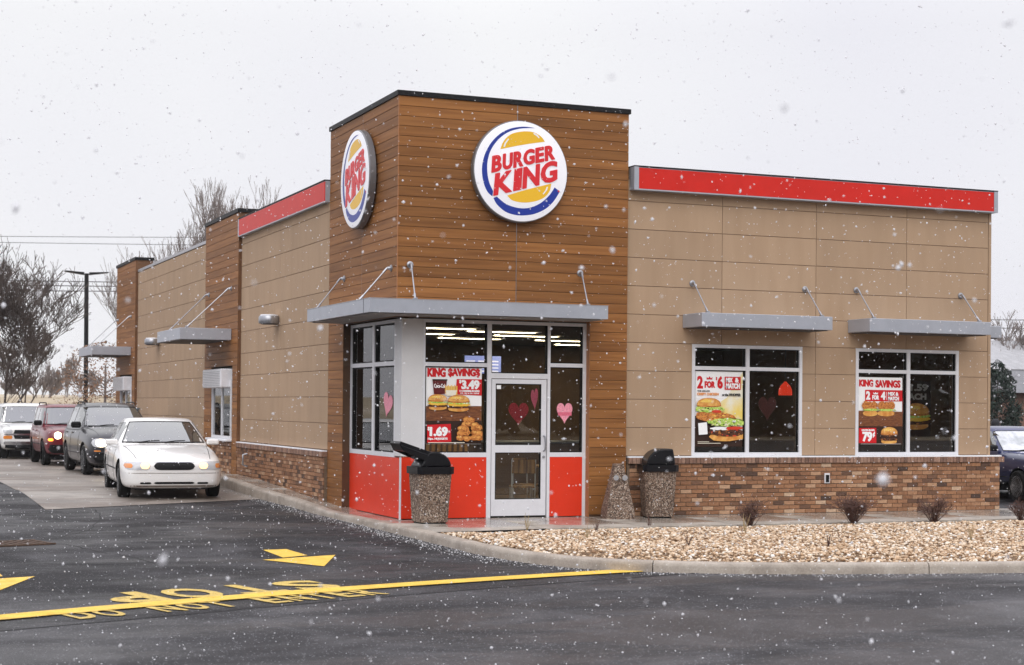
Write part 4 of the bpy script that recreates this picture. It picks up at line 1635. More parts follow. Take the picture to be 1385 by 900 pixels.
class Poster:
    def __init__(self, name, lab, cat, rect, px, y, parent=None, sgn=1, group=None):
        """rect x0,x1,z0,z1 ; px a0,b0,a1,b1 pixel frame of the printed sheet"""
        self.r, self.px, self.y = rect, px, y
        self.sgn = sgn
        self.mb = MB()
        self.lvl = 0
        self.name, self.lab, self.cat, self.group = name, lab, cat, group

    def fn(self, a, b, t=0):
        x0, x1, z0, z1 = self.r
        a0, b0, a1, b1 = self.px
        a, b = min(max(a, a0), a1), min(max(b, b0), b1)
        return (x0 + (x1 - x0) * (a - a0) / (a1 - a0), self.y - (self.lvl * .0009 + .0015), z1 + (z0 - z1) * (b - b0) / (b1 - b0))

    def poly(self, pts, m, smooth=False):
        self.lvl += 1
        pts = dense(pts) if smooth else pts
        bm = bmesh.new()
        f = bm.faces.new([bm.verts.new(self.fn(a, b)) for a, b in pts])
        bmesh.ops.triangulate(bm, faces=[f])
        bm.verts.index_update()
        self.mb.add([tuple(v.co) for v in bm.verts], [tuple(v.index for v in f.verts) for f in bm.faces], PI_[m])
        bm.free()

    def rect(self, a0, b0, a1, b1, m):
        self.poly([(a0, b0), (a1, b0), (a1, b1), (a0, b1)], m)

    def text(self, s, a0, b0, a1, b1, m, off=.05, tilt=0):
        self.lvl += 1
        w = min(abs(b1 - b0) * .045, 3.2)
        for k_, (da, db) in enumerate(((0, 0), (-w, 0), (w, 0), (0, -w * .6), (0, w * .6), (w, w * .5), (-w, -w * .5))):
            self.lvl += .08
            text_quad(self.mb, s, (a0 + w, b1), (a1 - w, b1 + tilt), (a1 - w, b0 + tilt), (a0 + w, b0), lambda a, b, t, da=da, db=db: self.fn(a + da, b + db), PI_[m], min(off, .03))

    def blob(self, ca, cb, ra, rb, m, rough=.12, n=26, seed=0, half=None):
        rr = random.Random(seed + int(ca * 7 + cb))
        pts = []
        for i in range(n):
            t = 2 * PI * i / n
            k = 1 + rr.uniform(-rough, rough)
            sa, sb = math.cos(t), math.sin(t)
            sb = math.copysign(abs(sb) ** .8, sb)
            if half == 'top' and sb > 0: sb *= .18
            if half == 'bot' and sb < 0: sb *= .18
            pts.append((ca + ra * sa * k, cb + rb * sb * k))
        self.poly(pts, m)

    def speckle(self, ca, cb, ra, rb, mats_, n, size=.10, seed=1):
        rr = random.Random(seed + int(ca * 3 + cb))
        for _ in range(n):
            a, r = rr.uniform(0, 2 * PI), math.sqrt(rr.uniform(0, 1))
            self.lvl -= .93
            k = rr.uniform(.5, 1.3)
            self.blob(ca + ra * r * math.cos(a), cb + rb * r * math.sin(a), ra * size * k, max(rb * size * 2.2, ra * size * .45) * k, rr.choice(mats_), .25, 9, rr.randint(0, 999))

    def burger(self, ca, cb, ra, h, top='p_bun', fill=('p_lettuce', 'p_cheese', 'p_patty')):
        """ca centre, cb top, h height"""
        self.blob(ca, cb + h * .86, ra * .92, h * .17, top, .02)
        k = len(fill)
        for i, m in enumerate(reversed(fill)):
            yy = cb + h * (.74 - i * .26 / max(k - 1, 1))
            self.blob(ca, yy, ra * 1.03, h * .10, m, .09, 30, i)
            alt = {'p_lettuce': ['p_lettuce', 'p_cheese', 'p_white'], 'p_cheese': ['p_cheese', 'p_fry'], 'p_patty': ['p_patty', 'p_dark', 'p_crust']}.get(m, [m])
            self.speckle(ca, yy, ra * .95, h * .06, alt, 14, .10, i)
        self.blob(ca, cb + h * .42, ra, h * .42, 'p_crust', .015, 30, 0, 'top')
        self.blob(ca, cb + h * .36, ra * .93, h * .34, top, .02, 30, 0, 'top')
        self.blob(ca - ra * .2, cb + h * .22, ra * .5, h * .12, 'p_fry', .05, 20, 0, 'top')
        rr = random.Random(int(ca))
        for _ in range(12):
            a, b = rr.uniform(-.6, .6), rr.uniform(.08, .3)
            self.lvl -= .9
            self.blob(ca + ra * a, cb + h * (b + .12 * a * a), ra * .028, h * .018, 'p_cream', 0, 6)

    def done(self):
        x0, x1, z0, z1 = self.r
        r_ = thing(self.name, self.lab, self.cat, ((x0 + x1) / 2, self.y, z0), self.group)
        s_ = MB(); s_.box(x0, x1, self.y, self.y + .004, z0, z1); s_.build('paper', 'p_white', r_)
        o = self.mb.build('print', PM, r_, fixn=False)
        return r_


GY = YF + .042
# poster 1 : 3.49 (frame 100,90 .. 560,690)
p = Poster('poster', 'tall burger offer poster priced 3.49 and 1.69 in the storefront pane', 'poster', (.535, 1.440, 1.14, 2.310), (100, 90, 560, 690), GY, group='offer posters in the windows')
p.rect(102, 92, 558, 395, 'p_white')
p.poly([(100, 395), (560, 390), (560, 412), (100, 420)], 'p_shelf')
p.rect(100, 412, 560, 508, 'p_shelf')
p.rect(100, 508, 560, 688, 'p_dark')
p.text('KING', 108, 97, 260, 165, 'p_red', .035)
p.text('$AVING$', 278, 97, 545, 165, 'p_red', .035)
p.poly([(350, 180), (566, 180), (566, 308), (340, 300)], 'p_red')
p.text('$', 370, 185, 388, 215, 'p_white')
p.text('3.49', 388, 188, 540, 258, 'p_white', .035)
p.text('2 CHEESEBURGERS', 372, 266, 540, 280, 'p_white', .03)
p.text('SML. FRY & SML. DRINK', 380, 286, 538, 296, 'p_white', .01)
p.poly([(150, 190), (268, 190), (256, 300), (162, 300)], 'p_cup')
p.poly([(146, 183), (272, 183), (270, 196), (150, 196)], 'p_dark')
p.text('Coca-Cola', 162, 220, 262, 250, 'p_white', .0)
for i in range(15):
    a = 250 + i * 7
    b = 225 + 14 * abs(math.sin(i * 2.3))
    p.lvl -= .7
    p.poly([(a, b), (a + 6, b - 2), (a + 9 - i * .3, 305), (a + 3 - i * .3, 305)], 'p_fry' if i % 3 else 'p_bun')
p.poly([(256, 268), (350, 268), (338, 312), (268, 312)], 'p_cream')
p.burger(192, 300, 80, 122)
p.burger(362, 304, 92, 128)
p.poly([(103, 540), (298, 532), (303, 672), (105, 680)], 'p_red')
p.text('$', 108, 556, 124, 586, 'p_white')
p.text('1.69', 124, 556, 274, 628, 'p_white', .035)
p.text('10pc. NUGGETS', 110, 640, 272, 660, 'p_white', .04)
for a, b in [(375, 640), (430, 645), (490, 640), (535, 640), (380, 605), (425, 600), (500, 600), (535, 605), (385, 568), (415, 572), (495, 565), (525, 560), (415, 535), (445, 530), (495, 540), (430, 498), (460, 500)]:
    p.lvl -= .5
    p.blob(a, b, 33, 22, 'p_crust', .10)
    p.lvl -= .5
    p.blob(a - 6, b - 5, 20, 10, 'p_bun', .2, 14)
p.rect(110, 676, 410, 681, 'p_cream')
p.done()

# poster 2 : 2 for 6
GY2 = P_ + .034
p = Poster('poster', 'large 2 for 6 burger poster in the middle window, left pane', 'poster', (5.13, 6.01, 1.10, 2.330), (65, 35, 565, 765), GY2, group='offer posters in the windows')
p.rect(65, 35, 565, 765, 'p_white')
p.poly([(330, 330), (400, 290), (480, 150), (566, 36), (566, 560), (330, 560)], 'p_glow')
p.poly([(65, 470), (250, 470), (300, 660), (565, 700), (565, 765), (65, 765)], 'p_dark')
p.rect(65, 35, 375, 300, 'p_white')
p.text('2', 82, 85, 145, 205, 'p_red', .035)
p.text('FOR', 160, 135, 272, 198, 'p_red', .035)
p.poly([(182, 118), (180, 92), (198, 106), (212, 86), (226, 106), (244, 92), (240, 118)], 'p_red')
p.text('$', 278, 92, 292, 125, 'p_red')
p.text('6', 293, 85, 352, 203, 'p_red', .035)
p.rect(370, 88, 540, 214, 'p_red')
p.text('MIX', 383, 98, 455, 142, 'p_white', .035)
p.text('&', 478, 98, 520, 142, 'p_white', .035)
p.text('MATCH', 383, 152, 530, 202, 'p_white', .035)
p.text('THE DELUXE', 82, 222, 212, 236, 'p_black', .02)
p.text('CRISPY CHICKEN', 80, 246, 306, 270, 'p_orange', .02)
p.text('or the WHOPPER', 340, 250, 540, 275, 'p_black', .04)
p.blob(430, 690, 60, 20, 'p_dark', 0)
p.poly([(70, 470), (75, 440), (180, 420), (330, 430), (470, 465), (500, 500), (430, 530), (230, 530), (90, 500)], 'p_crust', True)
p.speckle(270, 475, 190, 40, ['p_crust', 'p_orange', 'p_bun', 'p_fry'], 60, .07)
p.blob(205, 400, 150, 34, 'p_lettuce', .14, 40)
p.speckle(205, 405, 140, 28, ['p_lettuce', 'p_glow', 'p_dark', 'p_cream'], 46, .07)
p.blob(280, 425, 50, 14, 'p_tomato', .05)
p.blob(200, 370, 128, 76, 'p_crust', .01, 30, 0, 'top')
p.blob(198, 362, 120, 64, 'p_bun', .01, 30, 0, 'top')
p.blob(180, 335, 70, 24, 'p_fry', .04, 24, 0, 'top')
p.speckle(198, 335, 100, 26, ['p_cream', 'p_fry'], 26, .035)
p.poly([(200, 670), (220, 650), (400, 660), (560, 640), (560, 690), (420, 712), (250, 705)], 'p_bun', True)
p.blob(385, 625, 185, 42, 'p_patty', .08, 40)
p.blob(330, 590, 120, 16, 'p_white', .1)
p.blob(470, 585, 90, 16, 'p_tomato', .1)
p.speckle(385, 630, 175, 34, ['p_patty', 'p_dark', 'p_crust', 'p_tomato'], 50, .07)
p.blob(385, 530, 185, 40, 'p_lettuce', .15, 46)
p.speckle(385, 535, 172, 32, ['p_lettuce', 'p_glow', 'p_dark', 'p_cream'], 60, .06)
p.poly([(84, 540), (175, 530), (184, 645), (92, 652)], 'p_white')
p.rect(80, 716, 200, 721, 'p_cream'); p.rect(80, 730, 320, 735, 'p_cream')
p.done()

# poster 3 : 2 for 4
p = Poster('poster', 'far right window poster offering 2 for 4 and a 79 cent burger', 'poster', (8.25, 9.14, 1.135, 2.275), (40, 60, 515, 740), GY2, group='offer posters in the windows')
p.rect(40, 60, 515, 400, 'p_white')
p.text('KING', 48, 85, 200, 155, 'p_red', .035)
p.text('SAVINGS', 222, 88, 495, 162, 'p_red', .035)
p.rect(112, 188, 515, 302, 'p_red')
p.text('2', 122, 202, 168, 286, 'p_white', .035)
p.text('FOR', 188, 242, 262, 286, 'p_white', .035)
p.poly([(200, 232), (198, 212), (212, 222), (224, 208), (236, 222), (250, 212), (248, 232)], 'p_white')
p.text('4', 280, 206, 330, 286, 'p_white', .035)
p.rect(338, 206, 342, 288, 'p_white')
p.text('MIX &', 356, 208, 470, 244, 'p_white', .035)
p.text('MATCH', 356, 254, 475, 292, 'p_white', .035)
p.poly([(40, 400), (100, 398), (515, 408), (515, 560), (40, 560)], 'p_shelf')
p.rect(40, 556, 515, 740, 'p_dark')
p.blob(165, 425, 78, 30, 'p_bun', .02); p.blob(335, 425, 92, 30, 'p_bun', .02)
for a in (115, 155, 205, 290, 340, 390):
    p.lvl -= .5
    p.blob(a, 348, 40, 44, 'p_crust', .12)
p.blob(170, 390, 80, 12, 'p_lettuce', .15); p.blob(345, 390, 95, 12, 'p_lettuce', .15)
p.poly([(42, 575), (228, 572), (230, 726), (42, 726)], 'p_red')
p.text('HAMBURGER', 72, 586, 212, 604, 'p_white', .03)
p.text('79', 78, 612, 185, 710, 'p_white', .035)
p.text('\u00a2', 188, 612, 214, 668, 'p_white', .035)
p.burger(365, 562, 92, 170, fill=('p_patty', 'p_patty'))
p.rect(60, 732, 490, 737, 'p_grey')
p.done()

# the east-window poster seen from its back across the dining room
p = Poster('poster', 'dim burger poster with red heart seen through the far right pane', 'poster', (9.55, 10.35, 1.25, 2.25), (0, 0, 100, 130), .95, group='offer posters in the windows')
p.rect(0, 0, 100, 130, 'p_dark')
p.text('$1.59', 24, 8, 92, 26, 'p_grey', .04)
p.text('EACH', 30, 30, 88, 44, 'p_grey', .04)
p.burger(62, 52, 34, 60)
p.poly([(2, 46), (26, 40), (46, 48), (40, 66), (16, 82), (2, 70)], 'p_tomato', True)
p.done()


# paper hearts
def heart(name, lab, c, w, h, m, plane='y', ang=0., stripe=None):
    mb = MB()
    pts = []
    for i in range(40):
        t = 2 * PI * i / 40
        a = 16 * math.sin(t) ** 3 / 32
        b = (13 * math.cos(t) - 5 * math.cos(2 * t) - 2 * math.cos(3 * t) - math.cos(4 * t) + 2.5) / 29
        ca, sa = math.cos(ang), math.sin(ang)
        pts.append(((a * ca - b * sa) * w, (a * sa + b * ca) * h))
    if plane == 'y':
        mb.prism([(c[0] + a, c[2] + b) for a, b in pts], c[1], c[1] + .0015, 'y')
    else:
        mb.prism([(c[1] + a, c[2] + b) for a, b in pts], c[0], c[0] + .0015, 'x')
    r_ = thing(name, lab, 'paper heart', c, 'paper hearts stuck in the windows')
    mb.build('cutout', m, r_)
    if stripe:
        mb = MB(); mb.box(c[0] - w * .42, c[0] + w * .44, c[1] - .004, c[1] - .002, c[2] - h * .10, c[2] + h * .06); mb.build('paper_band', stripe, r_)
    return r_


mat('heart_pink', (.80, .30, .38), .7, var=.3, scale=40.)
mat('heart_deep', (.70, .14, .22), .7, var=.2, scale=40.)
mat('heart_dim', (.10, .018, .012), .7, var=.4, scale=50.)
mat('heart_red', (.42, .035, .045), .7, var=.4, scale=50.)
heart('paper_heart', 'pink paper heart with a band in the pane right of the door', (2.84, GY - .004, 1.62), .27, .33, 'heart_pink', stripe='heart_deep')
heart('paper_heart', 'large dark red paper heart in the middle of the door glass', (2.06, YF + .045, 1.60), .34, .36, 'heart_red')
heart('paper_heart', 'small half-turned pink heart at the right edge of the door glass', (2.33, YF + .045, 1.83), .12, .34, 'heart_deep', ang=.12)
heart('paper_heart', 'pink sequinned heart seen narrow in the side window by the white column', (XL + .044, .93, 1.72), .46, .38, 'heart_pink', 'x', .3)
heart('paper_heart', 'dim red and orange heart in the right pane of the middle window', (6.58, P_ + .2, 1.72), .34, .40, 'heart_dim')
mb = MB(); mb.box(1.675, 1.745, GY - .04, GY - .038, 1.99, 2.05)
tag(mb.build('door_sticker', 'p_white'), 'small white notice stuck at the top left of the door glass', 'sticker')


# ================================================================== BINS AND CONCRETE URN
def taper(mb, w0, w1, z0, z1, cham=.05, mi=0, rows=1, cx=0, cy=0):
    """square tapered body with chamfered corners"""
    def ring(w, z, c):
        h = w / 2
        return [(cx + a, cy + b, z) for a, b in ((-h + c, -h), (h - c, -h), (h, -h + c), (h, h - c), (h - c, h), (-h + c, h), (-h, h - c), (-h, -h + c))]
    vs = []
    for k in range(rows + 1):
        t = k / rows
        vs += ring(w0 + (w1 - w0) * t, z0 + (z1 - z0) * t, cham * (w0 + (w1 - w0) * t))
    fs = [tuple(reversed(range(8))), tuple(range(rows * 8, rows * 8 + 8))]
    for r in range(rows):
        for i in range(8):
            j = (i + 1) % 8
            fs.append((r * 8 + i, r * 8 + j, r * 8 + 8 + j, r * 8 + 8 + i))
    mb.add(vs, fs, mi)


def bin_(loc, rz, lab, open_):
    r_ = thing('litter_bin', lab, 'bin', loc, 'pebbled concrete litter bins by the entrance', rz)
    mb = MB(); taper(mb, .43, .515, .02, .74, .09)
    mb.build('concrete_body', 'pebble', r_, local=True)
    mb = MB(); taper(mb, .38, .40, .0, .025, .1); mb.build('foot', 'gasket', r_, local=True)
    mb = MB(); taper(mb, .57, .575, .725, .83, .10)
    mb.build('lid_rim', 'black_plastic', r_, local=True, smooth=False)
    # domed hood: profile in y-z, extruded in x, open to the front
    h = MB()
    prof = []
    N = 10
    for i in range(N + 1):
        t = PI / 2 * i / N
        prof.append((-.05 + .27 * math.sin(t) ** 1.0, .83 + .25 * math.cos(t)))
    front = [(-.20, 1.075), (-.22, .83)]
    poly = [(.22, .83)] + list(reversed(prof[:-1])) + [(-.20, 1.08), (-.235, .83)]
    if open_:
        # side shells with the flap swung out to the front
        poly = [(.25, .83)] + [(-.02 + .27 * math.sin(PI / 2 * i / N), .83 + .22 * math.cos(PI / 2 * i / N)) for i in range(N - 1, -1, -1)] + [(-.10, 1.04), (-.235, .83)]
    h.prism(poly, -.225, .225, 'x')
    hood = h.build('hood', 'black_plastic', r_, local=True)
    bv = hood.modifiers.new('bevel', 'BEVEL'); bv.width = .022; bv.segments = 3; bv.limit_method = 'ANGLE'
    if open_:
        f = MB()
        f.prism([(-.06, 1.045), (-.05, .99), (-.50, 1.065), (-.56, 1.17), (-.54, 1.205)], -.215, .215, 'x')
        f.prism([(-.10, 1.00), (-.06, .88), (-.50, 1.06), (-.54, 1.15)], -.224, -.204, 'x'); f.prism([(-.10, 1.00), (-.06, .88), (-.50, 1.06), (-.54, 1.15)], .204, .224, 'x')
        fl_ = f.build('flap', 'black_plastic', r_, local=True)
        bv = fl_.modifiers.new('bevel', 'BEVEL'); bv.width = .008; bv.segments = 2; bv.limit_method = 'ANGLE'
    else:
        f = MB(); f.prism([(-.232, .86), (-.205, 1.04), (-.214, 1.042), (-.242, .86)], -.17, .17, 'x'); f.build('flap', 'black_plastic', r_, local=True)
    return r_


bin_((.345, -.60, 0), -PI / 2 + .02, 'pebbled concrete bin with its black flap stuck open, left of the door', True)
bin_((4.25, -.30, 0), PI / 2 - .26, 'pebbled concrete bin with closed black hood, right of the eyed urn', False)
ur = thing('ash_urn', 'pebbled concrete pyramid urn with two white paper eyes beside the door', 'urn', (3.50, -.42, 0), None, math.radians(-12))
mb = MB(); taper(mb, .45, .43, .0, .15, .03); taper(mb, .43, .20, .1501, .70, .06, rows=4); taper(mb, .20, .15, .7001, .85, .08)
mb.build('concrete_body', 'pebble', ur, local=True)
for (x, y, rzz) in ((-.065, -.165, 0.0), (.075, -.165, .0)):
    mb = MB(); mb.lathe([(.042, 0), (.042, -.006)], (x, y + .02, .635), 'y', 20)
    e = mb.build('eye', 'coping', ur, local=True)
    mb = MB(); mb.lathe([(.014, 0), (.014, -.003)], (x - .008, y + .013, .64), 'y', 12)
    mb.build('pupil', 'p_grey', e, local=True)

# ================================================================== VEHICLES
mat('paint_white', (.86, .85, .83), .30, coat=.8, var=.03, scale=3.)
mat('paint_grey', (.022, .021, .026), .30, metal=.1, coat=.45, var=.15, scale=3.)
mat('paint_red', (.16, .012, .020), .30, metal=.1, coat=.45, var=.15, scale=3.)
mat('paint_blue', (.018, .026, .10), .30, metal=.1, coat=.5, var=.15, scale=3.)
mat('trim_dark', (.008, .008, .009), .5, spec=.2)
mat('dirt', (.22, .19, .16), .8, var=.3, scale=10.)
mat('lamp_clear', (.52, .53, .55), .12, coat=1.)
mat('lamp_amber', (.75, .25, .04), .2, coat=1.)
mat('lamp_lit', (1, .9, .7), .3, emit=(1, .82, .52), estr=6.)
mat('lamp_warm', (1, .7, .3), .3, emit=(1, .66, .34), estr=1.5)
mat('lamp_orange', (1, .4, .05), .3, emit=(1, .28, .02), estr=2.6)
mat('interior_dark', (.02, .02, .022), .9)


def freeze(ob):
    """apply the modifiers without operators"""
    bpy.context.view_layer.update()
    dg = bpy.context.evaluated_depsgraph_get()
    me = bpy.data.meshes.new_from_object(ob.evaluated_get(dg))
    ob.modifiers.clear()
    ob.data = me
    return ob


def bvh_of(me):
    return BVHTree.FromPolygons([v.co for v in me.vertices], [tuple(p.vertices) for p in me.polygons])


def decal(bvh, axis, u0, u1, lo, hi, off=.004, N=14, Mn=5, deep=.02, sgn=1):
    """a thin shell laid on the surface. axis 'y': seen from the front (u = x) ; axis 'x': from side sgn (u = y) ; 'z' from above"""
    top = []
    for i in range(N + 1):
        u = u0 + (u1 - u0) * i / N
        a, b = lo(u), hi(u)
        for k in range(Mn + 1):
            w = a + (b - a) * k / Mn
            if axis == 'y':
                o, d = Vector((u, -9, w)), Vector((0, 1, 0))
            elif axis == 'b':
                o, d = Vector((u, 9, w)), Vector((0, -1, 0))
            elif axis == 'x':
                o, d = Vector((9 * sgn, u, w)), Vector((-sgn, 0, 0))
            else:
                o, d = Vector((u, w, 9)), Vector((0, 0, -1))
            h = bvh.ray_cast(o, d)
            top.append(tuple(h[0] - d * off) if h[0] is not None else None)
    # fill the rays that missed with their nearest neighbour's depth
    for idx, p in enumerate(top):
        if p is None:
            i, k = divmod(idx, Mn + 1)
            best = None
            for jdx, q in enumerate(top):
                if q is not None:
                    i2, k2 = divmod(jdx, Mn + 1)
                    dd = (i - i2) ** 2 + (k - k2) ** 2
                    if best is None or dd < best[0]: best = (dd, q)
            if best is None: return None
            top[idx] = best[1]
    mb = MB()
    n = Mn + 1
    fs = [(i * n + k, i * n + k + 1, (i + 1) * n + k + 1, (i + 1) * n + k) for i in range(N) for k in range(Mn)]
    L0 = len(top)
    dv = {'y': (0, deep, 0), 'b': (0, -deep, 0), 'x': (-deep * sgn, 0, 0), 'z': (0, 0, -deep)}[axis]
    rim = [k for k in range(Mn)] + [i * n + Mn for i in range(N)] + [N * n + k for k in range(Mn, 0, -1)] + [i * n for i in range(N, 0, -1)]
    vs = list(top) + [tuple(Vector(top[r]) + Vector(dv)) for r in rim]
    for i in range(len(rim)):
        j = (i + 1) % len(rim)
        fs.append((rim[i], rim[j], L0 + j, L0 + i))
    mb.add(vs, fs)
    return mb


def const(c): return lambda u: c


def lerp(u0, a, u1, b): return lambda u: a + (b - a) * (u - u0) / (u1 - u0)


def rounded(u0, u1, lo, hi, r=.3):
    """end-rounded outline between two curves"""
    m = (u0 + u1) / 2
    hw = (u1 - u0) / 2

    def k(u):
        t = min(1., abs(u - m) / hw)
        return (1 - max(0, (t - (1 - r)) / r) ** 2.2) ** .5 if t < 1 else 0.02
    return (lambda u: (lo(u) + hi(u)) / 2 - (hi(u) - lo(u)) / 2 * k(u)), (lambda u: (lo(u) + hi(u)) / 2 + (hi(u) - lo(u)) / 2 * k(u))


def wheel(parent, x, y, R, w, sgn, spokes=5, rim='alloy', wide=.62):
    r_ = MB()
    s = sgn
    r_.lathe([(R * .60, -w / 2), (R * .9, -w / 2), (R * .985, -w * .38), (R, -w * .2), (R, w * .2), (R * .985, w * .38), (R * .9, w / 2), (R * .66, w / 2), (R * .62, w * .3)], (0, 0, 0), 'x', 32)
    wh = r_.build('wheel', 'rubber', parent, smooth='auto', local=True)
    wh.location = (x, y, R)
    rm = MB()
    o = s * w / 2
    rm.lathe([(R * .66, o * 1.0), (R * .64, o * .7), (R * .60, o * .2), (R * .05, o * .15)], (0, 0, 0), 'x', 32)
    for i in range(spokes):
        a = 2 * PI * i / spokes + .3
        da = .5 / spokes * wide * PI
        vs = []
        for rr, aa in ((R * .13, da * 1.6), (R * .64, da)):
            for q in (-1, 1):
                for dx in (.45, .88):
                    vs.append((o * dx, rr * math.cos(a + q * aa), rr * math.sin(a + q * aa)))
        rm.add(vs, [(0, 1, 3, 2), (4, 6, 7, 5), (0, 4, 5, 1), (2, 3, 7, 6), (1, 5, 7, 3), (0, 2, 6, 4)])
    rm.lathe([(R * .15, o * .3), (R * .15, o * .85), (R * .10, o * .98), (.005, o * 1.0)], (0, 0, 0), 'x', 14)
    rm.build('rim', rim, wh, local=True)
    return wh


def vehicle(name, label, cat, loc, rz, sp, group=None):
    """front of the vehicle faces local -y. sp holds its proportions."""
    root = thing(name, label, cat, loc, group, rz)
    L, W = sp['L'], sp['W']
    hw = W / 2
    # lower body as stations along y : (y, z_bottom, z_top, half width factor, crown)
    vs, fs = [], []
    ST = sp['stations']
    NP = 9
    for (y, zb, zt, kf, crown) in ST:
        w = hw * kf
        zm = zb + (zt - zb) * .45
        prof = [(0, zb), (w * .86, zb), (w * .965, zb + (zt - zb) * .10), (w, zm), (w * .985, zb + (zt - zb) * .74), (w * .93, zt - (zt - zb) * .06), (w * .80, zt + crown * .45), (w * .45, zt + crown * .9), (0, zt + crown)]
        vs += [(x, y, z) for x, z in prof] + [(-x, y, z) for x, z in prof[-2:0:-1]]
    n = 2 * NP - 2
    for i in range(len(ST) - 1):
        for k in range(n):
            a, b = i * n + k, i * n + (k + 1) % n
            fs.append((a, b, b + n, a + n))
    fs.append(tuple(reversed(range(n))))
    fs.append(tuple(range(len(vs) - n, len(vs))))
    mb = MB(); mb.add(vs, fs)
    me = mb.mesh('body', [sp['paint'], 'trim_dark'], True)
    body = bpy.data.objects.new('body', me); COL.objects.link(body)
    sb = body.modifiers.new('s', 'SUBSURF'); sb.levels = 2; sb.render_levels = 2
    freeze(body)
    R = sp['R']
    tw = hw - sp.get('tw', .10)
    # wheel arches
    for y in sp['axles']:
        c = MB(); c.lathe([(R + .055, -hw - .2), (R + .055, hw + .2)], (0, y, R + .01), 'x', 40)
        cme = c.mesh('c', 'trim_dark')
        co = bpy.data.objects.new('c', cme); COL.objects.link(co)
        bo = body.modifiers.new('b', 'BOOLEAN'); bo.operation = 'DIFFERENCE'; bo.object = co; bo.solver = 'EXACT'
        freeze(body)
        bpy.data.objects.remove(co)
    me = body.data
    me.polygons.foreach_set('use_smooth', [True] * len(me.polygons))
    try: me.set_sharp_from_angle(angle=math.radians(42))
    except Exception: pass
    body.parent = root
    bb = bvh_of(me)
    # dark wells behind the wheels
    for y in sp['axles']:
        mb = MB(); mb.box(-hw + .30, hw - .30, y - R - .04, y + R + .04, .16, R * 2 + .05)
        mb.build('wheel_well', 'trim_dark', root, local=True)
    # cabin : superellipse rings from belt to roof
    CR = sp['cabin']   # (z, y_front, y_rear, half width, power)
    N = 40
    vs, fs = [], []
    for (z, yf, yr, w, pw) in CR:
        ym, yl = (yf + yr) / 2, (yr - yf) / 2
        for k in range(N):
            t = 2 * PI * (k + .5) / N
            c, s = math.cos(t), math.sin(t)
            x = w * math.copysign(abs(c) ** (2 / pw), c)
            y = ym + yl * math.copysign(abs(s) ** (2 / pw), s)
            vs.append((x, y, z))
    for i in range(len(CR) - 1):
        for k in range(N):
            a, b = i * N + k, i * N + (k + 1) % N
            fs.append((a, b, b + N, a + N))
    fs.append(tuple(reversed(range(N))))
    top = len(vs)
    z, yf, yr, w, pw = CR[-1]
    vs.append((0, (yf + yr) / 2, z + .012))
    fs += [((len(CR) - 1) * N + k, (len(CR) - 1) * N + (k + 1) % N, top) for k in range(N)]
    mb = MB(); mb.add(vs, fs)
    me = mb.mesh('cabin', sp['paint'], 'auto')
    cb = bpy.data.objects.new('cabin', me); COL.objects.link(cb); cb.parent = root
    me.set_sharp_from_angle(angle=math.radians(50))
    cbv = bvh_of(me)

    def ring(z):
        for (a, b) in zip(CR[:-1], CR[1:]):
            if a[0] <= z <= b[0]:
                t = (z - a[0]) / (b[0] - a[0])
                return [a[i] + (b[i] - a[i]) * t for i in range(5)]
        return CR[-1]
    # windscreen
    z0, z1 = sp['glass']
    w0, w1 = ring(z0)[3] - .09, ring(z1)[3] - .085
    N_, M_ = 16, 6
    top = []
    for i in range(N_ + 1):
        t = -1 + 2 * i / N_
        for k in range(M_ + 1):
            z = z0 + (z1 - z0) * k / M_ - .012 * abs(t) ** 3 * (1 if k == M_ else 0)
            x = t * (w0 + (w1 - w0) * k / M_)
            h = cbv.ray_cast(Vector((x, -9, z)), Vector((0, 1, 0)))
            top.append(tuple(h[0] + Vector((0, -.005, .003))) if h[0] else (x, ring(z)[1], z))
    n = M_ + 1
    mb = MB(); mb.add(top, [(i * n + k, i * n + k + 1, (i + 1) * n + k + 1, (i + 1) * n + k) for i in range(N_) for k in range(M_)])
    mb.build('windscreen', sp.get('wsmat', 'windscreen_glass'), root, local=True, smooth=True)
    mb = MB()
    for s in (-1, 1):
        e = [Vector(top[(0 if s < 0 else N_) * n + k]) + Vector((0, -.003, 0)) for k in range(n)]
        mb.tube(e, .008, 5)
    mb.tube([Vector(top[i * n]) + Vector((0, -.003, 0)) for i in range(N_ + 1)], .014, 5)
    mb.tube([Vector(top[i * n + M_]) + Vector((0, -.003, 0)) for i in range(N_ + 1)], .008, 5)
    mb.build('windscreen_seal', 'trim_dark', root, local=True)
    mb = MB()
    for s in (-.55, .12):
        a = Vector(top[int((s + 1) / 2 * N_) * n]) + Vector((0, -.03, .0))
        b = Vector(top[int((s + .5 + 1) / 2 * N_) * n]) + Vector((0, -.035, .035))
        mb.tube([a, (a + b) / 2 + Vector((0, -.01, .01)), b], .010, 5)
    mb.build('wiper', 'trim_dark', root, local=True)
    # side windows
    for s in (-1, 1):
        for (ya, yb, yc, yd) in sp['sides']:     # ya..yb at the bottom, yc..yd at the top
            vs = []
            n1, n2 = 6, 4
            for i in range(n1 + 1):
                for k in range(n2 + 1):
                    t, q = i / n1, k / n2
                    y = (ya + (yb - ya) * t) * (1 - q) + (yc + (yd - yc) * t) * q
                    z = z0 + .01 + (z1 - .02 - z0) * q
                    h = cbv.ray_cast(Vector((9 * s, y, z)), Vector((-s, 0, 0)))
                    vs.append(tuple(h[0] + Vector((.005 * s, 0, 0))) if h[0] else (ring(z)[3] * s, y, z))
            m2 = n2 + 1
            mb = MB(); mb.add(vs, [(i * m2 + k, i * m2 + k + 1, (i + 1) * m2 + k + 1, (i + 1) * m2 + k) for i in range(n1) for k in range(n2)])
            mb.build('side_window', 'side_glass', root, local=True, smooth=True)
